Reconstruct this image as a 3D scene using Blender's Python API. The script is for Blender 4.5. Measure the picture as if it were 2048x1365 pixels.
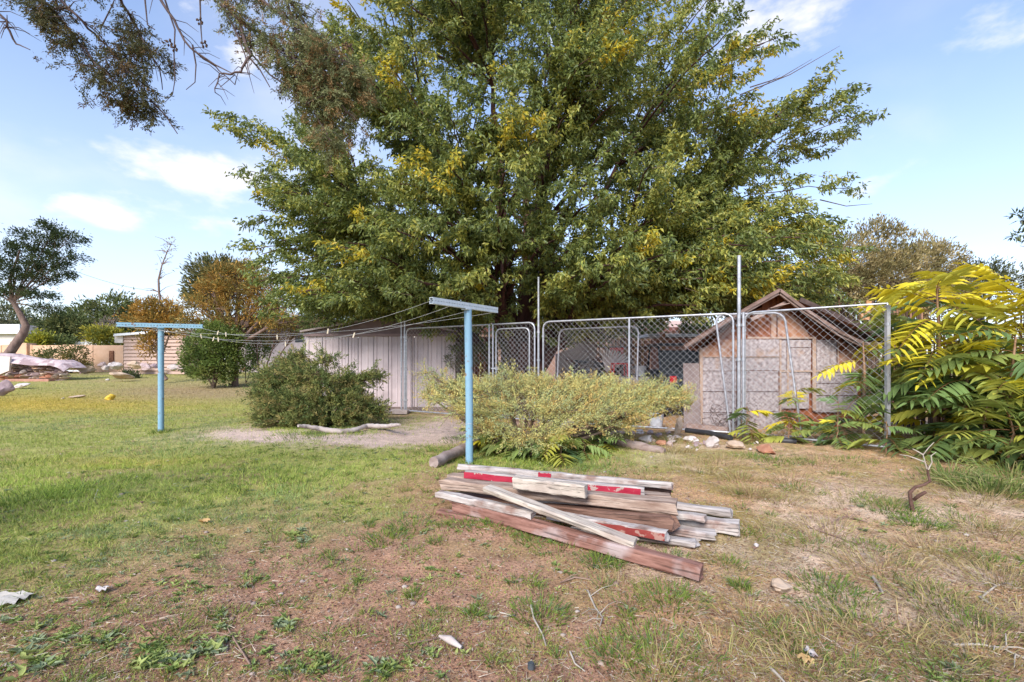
import bpy, math, random
import numpy as np
from mathutils import Vector, Matrix, Euler, noise
for o in list(bpy.data.objects): bpy.data.objects.remove(o)
S = bpy.context.scene
COL = S.collection
PI = math.pi
random.seed(7)
RNG = np.random.default_rng(11)

# ------------------------------------------------------------------ camera
CAMH, FP, CX, HY = 1.4, 950.0, 1024.0, 725.0
cam = bpy.data.cameras.new('camera'); camo = bpy.data.objects.new('camera', cam); COL.objects.link(camo)
camo.location = (0, 0, CAMH); camo.rotation_euler = (math.radians(90), 0, 0)
cam.sensor_width = 36; cam.lens = FP/2048*36; cam.shift_y = (HY-682.5)/2048
cam.clip_start = 0.05; cam.clip_end = 3000
S.camera = camo
S.view_settings.view_transform = 'Standard'; S.view_settings.look = 'None'
S.view_settings.exposure = 1.66; S.view_settings.gamma = 1; S.view_settings.use_curve_mapping = False
S.cycles.max_bounces = 8; S.cycles.transparent_max_bounces = 8; S.cycles.diffuse_bounces = 5

# ------------------------------------------------------------------ world
SUN_EL, SUN_AZ = 36.0, 203.0           # azimuth measured clockwise from +Y
W = bpy.data.worlds.new('World'); S.world = W; W.use_nodes = True
def world():
    nt = W.node_tree; n = nt.nodes; L = nt.links; n.clear()
    out = n.new('ShaderNodeOutputWorld'); bg = n.new('ShaderNodeBackground')
    sky = n.new('ShaderNodeTexSky'); sky.sky_type = 'NISHITA'; sky.sun_disc = False
    sky.sun_elevation = math.radians(SUN_EL); sky.sun_rotation = math.radians(SUN_AZ)
    sky.air_density = 1.0; sky.dust_density = 1.2; sky.ozone_density = 1.6; sky.altitude = 1500
    tc = n.new('ShaderNodeTexCoord')
    sep = n.new('ShaderNodeSeparateXYZ'); L.new(tc.outputs['Generated'], sep.inputs[0])
    def M(op, a, b=None, c=None, clamp=False):
        m = n.new('ShaderNodeMath'); m.operation = op; m.use_clamp = clamp
        for i, v in enumerate((a, b, c)):
            if v is None: continue
            if isinstance(v, (int, float)): m.inputs[i].default_value = v
            else: L.new(v, m.inputs[i])
        return m.outputs[0]
    # cloud layer: direction projected on a plane overhead
    zc = M('MAXIMUM', sep.outputs[2], 0.0); zc = M('ADD', zc, 0.22)
    u = M('DIVIDE', sep.outputs[0], zc); v = M('DIVIDE', sep.outputs[1], zc)
    cmb = n.new('ShaderNodeCombineXYZ'); L.new(u, cmb.inputs[0]); L.new(v, cmb.inputs[1]); cmb.inputs[2].default_value = 3.7
    nz = n.new('ShaderNodeTexNoise'); nz.inputs['Scale'].default_value = 1.15; nz.inputs['Detail'].default_value = 7
    nz.inputs['Roughness'].default_value = 0.5; nz.inputs['Distortion'].default_value = 0.25
    L.new(cmb.outputs[0], nz.inputs['Vector'])
    # cumulus banks sitting low over the houses, long thin veils above
    def blob(px, py, rx, ry, amp):
        x = (px-CX)/FP; z = (HY-py)/FP
        d = n.new('ShaderNodeVectorMath'); d.operation = 'SUBTRACT'
        dv = Vector((x, 1, z)).normalized()
        L.new(tc.outputs['Generated'], d.inputs[0]); d.inputs[1].default_value = dv
        s = n.new('ShaderNodeVectorMath'); s.operation = 'MULTIPLY'
        L.new(d.outputs[0], s.inputs[0]); k = 1/math.sqrt(1+x*x+z*z)
        s.inputs[1].default_value = (FP/(rx*k*.9), FP/(rx*k*.9), FP/(ry*k))
        l = n.new('ShaderNodeVectorMath'); l.operation = 'LENGTH'; L.new(s.outputs[0], l.inputs[0])
        g = M('MULTIPLY', l.outputs['Value'], l.outputs['Value']); g = M('MULTIPLY', g, -1.0); g = M('POWER', 2.718, g)
        return M('MULTIPLY', g, amp)
    bl = None
    for b in ((400,345,150,36,.62),(150,408,70,26,.55),(225,436,50,16,.5),(430,422,120,45,.46),(520,345,90,40,.2),(640,40,260,70,.26),(480,110,130,60,.2),
              (1560,30,210,60,.30),(2010,30,90,60,.26),(1640,300,130,30,.12),(1810,320,60,20,.16),(1720,378,60,24,.2),(1870,455,110,30,.16),(1300,60,300,80,.2)):
        o_ = blob(*b); bl = o_ if bl is None else M('ADD', bl, o_)
    nz2 = n.new('ShaderNodeTexNoise'); nz2.inputs['Scale'].default_value = 10; nz2.inputs['Detail'].default_value = 6; nz2.inputs['Roughness'].default_value = .55
    mp = n.new('ShaderNodeMapping'); mp.inputs['Scale'].default_value = (1, 1, 2.1); L.new(tc.outputs['Generated'], mp.inputs[0]); L.new(mp.outputs[0], nz2.inputs['Vector'])
    t = M('SUBTRACT', nz2.outputs['Fac'], 0.5); t = M('MULTIPLY', t, 1.7); bl2 = M('ADD', bl, t)
    c1 = n.new('ShaderNodeMapRange'); c1.interpolation_type = 'SMOOTHSTEP'
    c1.inputs['From Min'].default_value = 0.12; c1.inputs['From Max'].default_value = 0.72; L.new(bl2, c1.inputs['Value'])
    gate = n.new('ShaderNodeMapRange'); gate.inputs['From Min'].default_value = 0.02; gate.inputs['From Max'].default_value = 0.12; L.new(bl, gate.inputs['Value'])
    c1o = M('MULTIPLY', c1.outputs[0], gate.outputs[0])
    c2 = n.new('ShaderNodeMapRange'); c2.interpolation_type = 'SMOOTHSTEP'
    c2.inputs['From Min'].default_value = 0.50; c2.inputs['From Max'].default_value = 0.85; c2.inputs['To Max'].default_value = 0.6; L.new(nz.outputs['Fac'], c2.inputs['Value'])
    cl = M('MAXIMUM', c1o, c2.outputs[0])
    cl = M('MULTIPLY', cl, .85)
    # thin bright haze towards the horizon
    hz = M('SUBTRACT', 1.0, M('MAXIMUM', sep.outputs[2], 0.0)); hz = M('POWER', hz, 2.7); hz = M('MULTIPLY', hz, .80)
    mul = n.new('ShaderNodeMix'); mul.data_type = 'RGBA'; mul.blend_type = 'MULTIPLY'; mul.inputs['Factor'].default_value = 1
    L.new(sky.outputs[0], mul.inputs['A']); mul.inputs['B'].default_value = (SKYM[0], SKYM[1], SKYM[2], 1)
    mh = n.new('ShaderNodeMix'); mh.data_type = 'RGBA'; L.new(hz, mh.inputs['Factor']); L.new(mul.outputs['Result'], mh.inputs['A']); mh.inputs['B'].default_value = HAZEC
    mc = n.new('ShaderNodeMix'); mc.data_type = 'RGBA'; L.new(cl, mc.inputs['Factor']); L.new(mh.outputs['Result'], mc.inputs['A']); mc.inputs['B'].default_value = CLOUDC
    L.new(mc.outputs['Result'], bg.inputs['Color']); bg.inputs['Strength'].default_value = 0.12
    L.new(bg.outputs[0], out.inputs[0])
SKYM = (.78, .83, .89)
HAZEC = (2.8, 2.8, 2.96, 1)
CLOUDC = (3.4, 3.28, 3.32, 1)
world()
sl = bpy.data.lights.new('sun', 'SUN'); so = bpy.data.objects.new('sun', sl); COL.objects.link(so)
sl.energy = 1.75; sl.angle = math.radians(26); sl.color = (1, .94, .86)
az = math.radians(SUN_AZ); el = math.radians(SUN_EL)
sd = Vector((math.sin(az)*math.cos(el), math.cos(az)*math.cos(el), math.sin(el)))
so.rotation_euler = (-sd).to_track_quat('-Z', 'Y').to_euler(); so.location = sd*50

# ------------------------------------------------------------------ helpers
def rise(y):
    t = np.clip((np.asarray(y, float)-19)/21, 0, 1); return .62*t*t*(3-2*t)
def at(px, py, z=0.0):
    D = FP*(CAMH-z)/(py-HY)
    if D > 18:
        Ds = np.linspace(15, 60, 1800); ys = HY+(CAMH-z-rise(Ds))*FP/Ds; D = float(Ds[np.argmin(np.abs(ys-py))]); z = z+float(rise(D))
    return Vector(((px-CX)/FP*D, D, z))
def atD(px, D, py=None, z=None):
    if z is None: z = CAMH+(HY-py)/FP*D
    return Vector(((px-CX)/FP*D, D, z))
ORG = {}
def tag(o, label=None, cat=None, group=None, kind=None):
    if label: o['label'] = label
    if cat: o['category'] = cat
    if group: o['group'] = group
    if kind: o['kind'] = kind
    return o
def empty(name, loc, label, cat, group=None):
    o = bpy.data.objects.new(name, None); COL.objects.link(o); o.location = loc; o.empty_display_size = .2
    ORG[o.name] = Vector(loc); return tag(o, label, cat, group)
def link_mesh(name, me, parent=None, loc=None):
    o = bpy.data.objects.new(name, me); COL.objects.link(o)
    if parent is not None: o.parent = parent; ORG[o.name] = ORG[parent.name].copy()
    else: o.location = loc or (0, 0, 0); ORG[o.name] = Vector(loc or (0, 0, 0))
    return o
def np_mesh(name, V, F, colors=None, mats=(), matidx=None, smooth=False):
    """V (n,3), F (m,3) or (m,4) arrays or a list of such face arrays"""
    me = bpy.data.meshes.new(name)
    Fs = F if isinstance(F, list) else [F]
    Fs = [np.asarray(f, dtype=np.int32) for f in Fs if len(f)]
    nl = sum(f.size for f in Fs); nf = sum(len(f) for f in Fs)
    me.vertices.add(len(V)); me.vertices.foreach_set('co', np.asarray(V, dtype=np.float32).ravel())
    me.loops.add(nl); me.polygons.add(nf)
    me.loops.foreach_set('vertex_index', np.concatenate([f.ravel() for f in Fs]))
    tot = np.concatenate([np.full(len(f), f.shape[1], dtype=np.int32) for f in Fs])
    st = np.concatenate([[0], np.cumsum(tot)[:-1]]).astype(np.int32)
    me.polygons.foreach_set('loop_start', st); me.polygons.foreach_set('loop_total', tot)
    if smooth: me.polygons.foreach_set('use_smooth', np.ones(nf, dtype=bool))
    for m in mats: me.materials.append(m)
    if matidx is not None: me.polygons.foreach_set('material_index', np.asarray(matidx, dtype=np.int32))
    me.update(calc_edges=True)
    if colors is not None:
        ca = me.color_attributes.new('Col', 'FLOAT_COLOR', 'POINT')
        c = np.ones((len(V), 4), dtype=np.float32); c[:, :3] = colors; ca.data.foreach_set('color', c.ravel())
    return me

class MB:
    """collects simple solids into one mesh"""
    def __init__(s): s.v = []; s.f = []; s.sm = []
    def add(s, vs, fs, smooth=False):
        b = len(s.v); s.v += [tuple(p) for p in vs]; s.f += [tuple(i+b for i in f) for f in fs]; s.sm += [smooth]*len(fs); return s
    def box(s, c, d, R=None, bev=0.0):
        x, y, z = d[0]/2, d[1]/2, d[2]/2
        vs = [Vector(p) for p in ((-x,-y,-z),(x,-y,-z),(x,y,-z),(-x,y,-z),(-x,-y,z),(x,-y,z),(x,y,z),(-x,y,z))]
        if R is not None: vs = [R @ p for p in vs]
        c = Vector(c)
        return s.add([p+c for p in vs], ((0,3,2,1),(4,5,6,7),(0,1,5,4),(1,2,6,5),(2,3,7,6),(3,0,4,7)))
    def bar(s, a, b, w, h, up=(0,0,1)):
        a = Vector(a); b = Vector(b); t = (b-a); L = t.length; t.normalize()
        u = Vector(up); n_ = t.cross(u)
        if n_.length < 1e-4: n_ = t.cross(Vector((0,1,0)))
        n_.normalize(); u = n_.cross(t)
        R = Matrix((t, n_, u)).transposed()
        return s.box((a+b)/2, (L, w, h), R)
    def tube(s, pts, r, sides=8, cap=True):
        pts = [Vector(p) for p in pts]; n = len(pts)
        rs = r if hasattr(r, '__len__') else [r]*n
        T = []
        for i in range(n):
            t = pts[min(i+1, n-1)]-pts[max(i-1, 0)]; T.append(t.normalized() if t.length > 1e-9 else Vector((0,0,1)))
        ref = Vector((0,0,1)) if abs(T[0].z) < .9 else Vector((1,0,0))
        nrm = T[0].cross(ref).normalized(); vs = []
        for i in range(n):
            nrm = (nrm - T[i]*nrm.dot(T[i])); nrm = nrm.normalized() if nrm.length > 1e-6 else T[i].orthogonal().normalized()
            b = T[i].cross(nrm)
            for k in range(sides):
                a = 2*PI*k/sides; vs.append(pts[i]+(nrm*math.cos(a)+b*math.sin(a))*rs[i])
        fs = []
        for i in range(n-1):
            for k in range(sides):
                k2 = (k+1) % sides; fs.append((i*sides+k, i*sides+k2, (i+1)*sides+k2, (i+1)*sides+k))
        s.add(vs, fs, True)
        if cap:
            s.add(vs[:sides], [tuple(range(sides-1, -1, -1))]); s.add(vs[-sides:], [tuple(range(sides))])
        return s
    def poly(s, pts, th):
        """extrude polygon pts (list of Vector) by vector th"""
        n = len(pts); th = Vector(th); vs = [Vector(p) for p in pts]+[Vector(p)+th for p in pts]
        fs = [tuple(range(n)), tuple(range(2*n-1, n-1, -1))]+[(i, i+n, (i+1) % n+n, (i+1) % n) for i in range(n)]
        return s.add(vs, fs)
    def build(s, name, m, parent=None, loc=None):
        off = ORG[parent.name] if parent is not None else Vector(loc or (0,0,0))
        me = bpy.data.meshes.new(name); me.from_pydata([(v[0]-off.x, v[1]-off.y, v[2]-off.z) for v in s.v], [], s.f)
        me.materials.append(m); me.polygons.foreach_set('use_smooth', s.sm); me.update()
        return link_mesh(name, me, parent, loc)

# ------------------------------------------------------------------ materials
MATS = {}
def mat(name, c1, c2=None, scale=6, rough=.8, bump=.2, stretch=(1,1,1), metal=0, detail=6, c3=None, s3=1.5, t3=(.5,.62), bscale=None, spec=.3, bd=.02):
    if name in MATS: return MATS[name]
    m = bpy.data.materials.new(name); m.use_nodes = True; nt = m.node_tree; n = nt.nodes; L = nt.links
    b = n['Principled BSDF']; b.inputs['Roughness'].default_value = rough; b.inputs['Metallic'].default_value = metal
    b.inputs['Specular IOR Level'].default_value = spec
    tc = n.new('ShaderNodeTexCoord'); mp = n.new('ShaderNodeMapping'); mp.inputs['Scale'].default_value = stretch; L.new(tc.outputs['Object'], mp.inputs[0])
    nz = n.new('ShaderNodeTexNoise'); nz.inputs['Scale'].default_value = scale; nz.inputs['Detail'].default_value = detail; nz.inputs['Roughness'].default_value = .62; L.new(mp.outputs[0], nz.inputs['Vector'])
    r = n.new('ShaderNodeValToRGB'); r.color_ramp.elements[0].position = .33; r.color_ramp.elements[1].position = .67
    r.color_ramp.elements[0].color = (*c1, 1); r.color_ramp.elements[1].color = (*(c2 or tuple(min(1, x*1.25) for x in c1)), 1)
    L.new(nz.outputs['Fac'], r.inputs[0]); cout = r.outputs[0]
    if c3:
        n3 = n.new('ShaderNodeTexNoise'); n3.inputs['Scale'].default_value = s3; n3.inputs['Detail'].default_value = 5; L.new(tc.outputs['Object'], n3.inputs['Vector'])
        mr = n.new('ShaderNodeMapRange'); mr.inputs['From Min'].default_value = t3[0]; mr.inputs['From Max'].default_value = t3[1]; L.new(n3.outputs['Fac'], mr.inputs['Value'])
        mx = n.new('ShaderNodeMix'); mx.data_type = 'RGBA'; L.new(mr.outputs[0], mx.inputs['Factor']); L.new(cout, mx.inputs['A']); mx.inputs['B'].default_value = (*c3, 1); cout = mx.outputs['Result']
    L.new(cout, b.inputs['Base Color'])
    if bump:
        bp = n.new('ShaderNodeBump'); bp.inputs['Strength'].default_value = bump; bp.inputs['Distance'].default_value = bd
        if bscale:
            nb = n.new('ShaderNodeTexNoise'); nb.inputs['Scale'].default_value = bscale; nb.inputs['Detail'].default_value = 8; L.new(mp.outputs[0], nb.inputs['Vector']); L.new(nb.outputs['Fac'], bp.inputs['Height'])
        else: L.new(nz.outputs['Fac'], bp.inputs['Height'])
        L.new(bp.outputs[0], b.inputs['Normal'])
    MATS[name] = m; return m
def leafmat(name, trans=.3, rough=.5, spec=.35):
    m = bpy.data.materials.new(name); m.use_nodes = True; nt = m.node_tree; n = nt.nodes; L = nt.links
    b = n['Principled BSDF']; b.inputs['Roughness'].default_value = rough; b.inputs['Specular IOR Level'].default_value = spec
    a = n.new('ShaderNodeAttribute'); a.attribute_name = 'Col'; L.new(a.outputs['Color'], b.inputs['Base Color'])
    t = n.new('ShaderNodeBsdfTranslucent'); L.new(a.outputs['Color'], t.inputs[0])
    mx = n.new('ShaderNodeMixShader'); mx.inputs[0].default_value = trans; L.new(b.outputs[0], mx.inputs[1]); L.new(t.outputs[0], mx.inputs[2]); L.new(mx.outputs[0], n['Material Output'].inputs[0])
    MATS[name] = m; return m
leaf_m = leafmat('leaf', .42, .45, .45); needle_m = leafmat('needle', .28, .7, .2); grass_m = leafmat('grass_blade', .25, .6, .25)

galv = mat('galvanised_steel', (.34,.35,.38), (.52,.53,.56), 14, .42, .05, metal=.55)
wire_m = mat('galvanised_wire', (.46,.46,.48), (.60,.60,.63), 30, .45, 0, metal=.2)
bark = mat('dark_red_bark', (.045,.022,.02), (.13,.065,.055), 7, .95, .8, (1,1,.25))
bark2 = mat('grey_brown_bark', (.13,.085,.07), (.26,.18,.15), 6, .95, .7, (1,1,.3))
twigm = mat('twig_bark', (.09,.06,.045), (.2,.14,.1), 9, .9, .3)
grey_twig = mat('dry_pale_twig', (.30,.25,.2), (.5,.44,.37), 9, .9, .3)

# ------------------------------------------------------------------ noise in numpy (value noise)
_perm = np.random.default_rng(3).random((256, 256))
def vn(x, y):
    x = np.asarray(x, float); y = np.asarray(y, float)
    xi = np.floor(x).astype(int); yi = np.floor(y).astype(int); fx = x-xi; fy = y-yi
    fx = fx*fx*(3-2*fx); fy = fy*fy*(3-2*fy)
    g = lambda a, b: _perm[a & 255, b & 255]
    return (g(xi,yi)*(1-fx)+g(xi+1,yi)*fx)*(1-fy)+(g(xi,yi+1)*(1-fx)+g(xi+1,yi+1)*fx)*fy
def fbm(x, y, s=1, o=4):
    r = 0; a = .5; t = 0
    for i in range(o): r = r+a*vn(x*s+i*17.3, y*s+i*9.1); t += a; a *= .5; s *= 2.03
    return r/t
def hgt(x, y):
    x = np.asarray(x, float); y = np.asarray(y, float)
    fade = np.clip((30-np.hypot(x, y))/18, 0, 1)
    return ((fbm(x, y, .5, 3)-.5)*.10+(fbm(x+5, y, 3.1, 4)-.5)*.055)*fade+rise(y)
def H(x, y): return float(hgt(x, y))

# ground zones, given as world regions: (X, Y, radius x, radius y, rotation)
def pxpy(x, y):
    y = np.maximum(y, 1.2); return CX+x/y*FP, HY+FP*CAMH/y
def g2(px, py, cx, cy, rx, ry): return np.exp(-(((px-cx)/rx)**2+((py-cy)/ry)**2))
def sst(a, b, v): t = np.clip((v-a)/(b-a), 0, 1); return t*t*(3-2*t)
def zones(x, y):
    px, py = pxpy(x, y); nz = fbm(x, y, .9, 4)-.5; nz2 = fbm(x+40, y+3, 2.6, 4)-.5
    q = px + nz*420
    line = 1215-np.clip(q, -900, 900)*.30                              # lawn edge running down to the left
    lawn = sst(70, -90, py-line+nz2*170)*sst(1010, 720, q)
    lawn = np.maximum(lawn, g2(px,py,1080,915,260,34)*1.4*(py > 868))
    lawn = np.clip(lawn, 0, 1)
    path = np.clip(g2(px, py+nz2*16, 720, 878, 260, 11)*1.5+g2(px,py,500,868,90,14)*.8+g2(px,py+nz2*20,900,858,130,26)*1.1, 0, 1)
    dry = sst(1130, 1420, px+nz*300)*(py > 760)                        # tan straw side
    pale = np.clip(sst(.05,.16,nz)*dry*1.2+g2(px,py,1720,985,130,35)*.7+g2(px,py,1950,1050,200,40)*.5+g2(px,py,1890,1140,120,40)*.5+g2(px,py,1500,905,160,30)*.5, 0, 1)
    gold = g2(px, py, 60, 808, 320, 20)*1.0+g2(px,py+nz2*18,250,925,220,12)*.35
    pink = g2(px, py, 400, 786, 230, 16)
    return px, py, nz, nz2, lawn, path, dry, pale, gold, pink

def ground():
    def axis(lo, hi, step, far_lo, far_hi):
        c = list(np.arange(lo, hi+1e-6, step)); s = step; v = c[-1]; a = []
        while v < far_hi: s *= 1.22; v += s; a.append(v)
        s = step; v = c[0]; b = []
        while v > far_lo: s *= 1.22; v -= s; b.append(v)
        return np.array(b[::-1]+c+a)
    X = axis(-7, 8, .06, -1500, 1500); Y = axis(1.0, 11.5, .06, -400, 2200)
    gx, gy = np.meshgrid(X, Y); z = hgt(gx, gy)
    px, py, nz, nz2, lawn, path, dry, pale, gold, pink = zones(gx, gy)
    fine = fbm(gx, gy, 9, 3)
    def c(*t): return np.array(t)
    redd = c(.35,.18,.11); redd2 = c(.52,.31,.20); green = c(.33,.355,.09); tan = c(.54,.33,.165); tan2 = c(.68,.50,.36)
    col = redd*(1-fine[...,None])+redd2*fine[...,None]
    def mix(col, k, m): m = np.clip(m, 0, 1)[..., None]; return col*(1-m)+k*m
    col = mix(col, tan, dry*.75); col = mix(col, tan2, pale*.8)
    col = mix(col, c(.30,.23,.07), sst(-.05,.2,nz2)*(.35+.35*dry))
    col = mix(col, green, lawn*.8); col = mix(col, c(.36,.24,.13), sst(.56,.68,fbm(gx+3, gy+8, 1.3, 4))*lawn*.6)
    col = mix(col, c(.60,.45,.37), path)
    col = mix(col, c(.52,.36,.06), gold); col = mix(col, c(.36,.24,.15), pink*.8)
    V = np.stack([gx, gy, z], -1).reshape(-1, 3); ny, nx = gx.shape
    i = np.arange(ny-1)[:, None]*nx+np.arange(nx-1)[None]; F = np.stack([i, i+1, i+nx+1, i+nx], -1).reshape(-1, 4)
    m = bpy.data.materials.new('lawn_and_dirt'); m.use_nodes = True; n = m.node_tree.nodes; L = m.node_tree.links; b = n['Principled BSDF']
    b.inputs['Roughness'].default_value = .95; b.inputs['Specular IOR Level'].default_value = .15
    a = n.new('ShaderNodeAttribute'); a.attribute_name = 'Col'; tc = n.new('ShaderNodeTexCoord')
    n1 = n.new('ShaderNodeTexNoise'); n1.inputs['Scale'].default_value = 55; n1.inputs['Detail'].default_value = 8; n1.inputs['Roughness'].default_value = .75; L.new(tc.outputs['Object'], n1.inputs['Vector'])
    n2 = n.new('ShaderNodeTexNoise'); n2.inputs['Scale'].default_value = 7; n2.inputs['Detail'].default_value = 6; L.new(tc.outputs['Object'], n2.inputs['Vector'])
    r = n.new('ShaderNodeMapRange'); r.inputs['From Min'].default_value = .3; r.inputs['From Max'].default_value = .7; r.inputs['To Min'].default_value = .38; r.inputs['To Max'].default_value = 1.6; L.new(n1.outputs['Fac'], r.inputs['Value'])
    r2 = n.new('ShaderNodeMapRange'); r2.inputs['From Min'].default_value = .3; r2.inputs['From Max'].default_value = .7; r2.inputs['To Min'].default_value = .8; r2.inputs['To Max'].default_value = 1.2; L.new(n2.outputs['Fac'], r2.inputs['Value'])
    mm = n.new('ShaderNodeMath'); mm.operation = 'MULTIPLY'; L.new(r.outputs[0], mm.inputs[0]); L.new(r2.outputs[0], mm.inputs[1])
    vm = n.new('ShaderNodeVectorMath'); vm.operation = 'SCALE'; L.new(a.outputs['Color'], vm.inputs[0]); L.new(mm.outputs[0], vm.inputs['Scale']); L.new(vm.outputs[0], b.inputs['Base Color'])
    bp = n.new('ShaderNodeBump'); bp.inputs['Strength'].default_value = .8; bp.inputs['Distance'].default_value = .02; L.new(n1.outputs['Fac'], bp.inputs['Height']); L.new(bp.outputs[0], b.inputs['Normal'])
    o = link_mesh('ground', np_mesh('ground', V, F, col.reshape(-1, 3), (m,), smooth=True)); tag(o, kind='structure')
ground()

# ------------------------------------------------------------------ foliage primitives (numpy)
def unit(v): return v/np.maximum(np.linalg.norm(v, axis=-1, keepdims=True), 1e-9)
def rdir(n, rng=RNG):
    return unit(rng.normal(size=(n, 3)))
def leaves(P, Dv, N, L, Wd, C, fold=.25, curl=.0):
    """one four point leaf (two triangles) per row: base P, direction Dv, rough normal N"""
    n = len(P); Dv = unit(Dv); side = unit(np.cross(Dv, N)); up = np.cross(side, Dv)
    L = np.broadcast_to(np.asarray(L, float), (n,))[:, None]; Wd = np.broadcast_to(np.asarray(Wd, float), (n,))[:, None]
    mid = P+Dv*L*.45
    V = np.stack([P, mid+side*Wd/2+up*Wd*fold, P+Dv*L-up*L*curl, mid-side*Wd/2+up*Wd*fold], 1).reshape(-1, 3)
    b = np.arange(n)[:, None]*4; F = np.concatenate([b+np.array([[0, 1, 2]]), b+np.array([[0, 2, 3]])])
    return V, F, np.repeat(C, 4, axis=0)
def blades(P, Dv, L, Wd, C, bend=.3, rng=RNG):
    """one triangle blade per row"""
    n = len(P); side = unit(np.cross(Dv, rdir(n, rng))); L = np.asarray(L)[:, None]; Wd = np.asarray(Wd)[:, None]
    V = np.stack([P-side*Wd/2, P+side*Wd/2, P+unit(Dv)*L], 1).reshape(-1, 3)
    F = np.arange(n*3).reshape(-1, 3); return V, F, np.repeat(C, 3, axis=0)
def blades2(P, Dv, L, Wd, C, droop=.35, rng=RNG):
    """bent blade, three triangles"""
    n = len(P); Dv = unit(Dv); side = unit(np.cross(Dv, rdir(n, rng))); L = np.asarray(L)[:, None]; Wd = np.asarray(Wd)[:, None]
    hd = Dv.copy(); hd[:, 2] = 0; hd = unit(hd+1e-6)
    mid = P+Dv*L*.55; tip = P+Dv*L*.9+hd*L*droop*.6-np.array([0, 0, 1])*L*droop*.35
    V = np.stack([P-side*Wd/2, P+side*Wd/2, mid+side*Wd*.4, mid-side*Wd*.4, tip], 1).reshape(-1, 3)
    b = np.arange(n)[:, None]*5; F = np.concatenate([b+np.array([[0,1,2]]), b+np.array([[0,2,3]]), b+np.array([[3,2,4]])])
    return V, F, np.repeat(C, 5, axis=0)
class FB:
    def __init__(s): s.V = []; s.F = []; s.C = []; s.n = 0
    def add(s, vfc):
        V, F, C = vfc; s.V.append(V); s.F.append(F+s.n); s.C.append(C); s.n += len(V)
    def build(s, name, m, parent=None, loc=None):
        off = ORG[parent.name] if parent is not None else Vector(loc or (0,0,0))
        V = np.concatenate(s.V)-np.array(off)
        return link_mesh(name, np_mesh(name, V, np.concatenate(s.F), np.clip(np.concatenate(s.C), .003, 1), (m,)), parent, loc)
def pick(cols, n, rng=RNG, jit=.18, w=None):
    cols = np.array(cols, float); i = rng.choice(len(cols), n, p=w); c = cols[i]
    return c*(1+rng.uniform(-jit, jit, (n, 1)))
def clump(fb, c, rad, n, L, Wd, cols, rng=RNG, out=.7, upb=.25, fold=.25, w=None, hollow=.35):
    """tuft of leaves round centre c, radii rad"""
    d = rdir(n, rng); r = hollow+(1-hollow)*rng.random((n, 1))**.5
    P = np.array(c)+d*r*np.array(rad); Dv = d*out+rdir(n, rng)*(1-out)+np.array([0, 0, upb])
    fb.add(leaves(P, Dv, rdir(n, rng)*.5+np.array([0, -.3, .8]), L*rng.uniform(.7, 1.3, n), Wd*rng.uniform(.7, 1.3, n), pick(cols, n, rng, w=w), fold))


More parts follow.
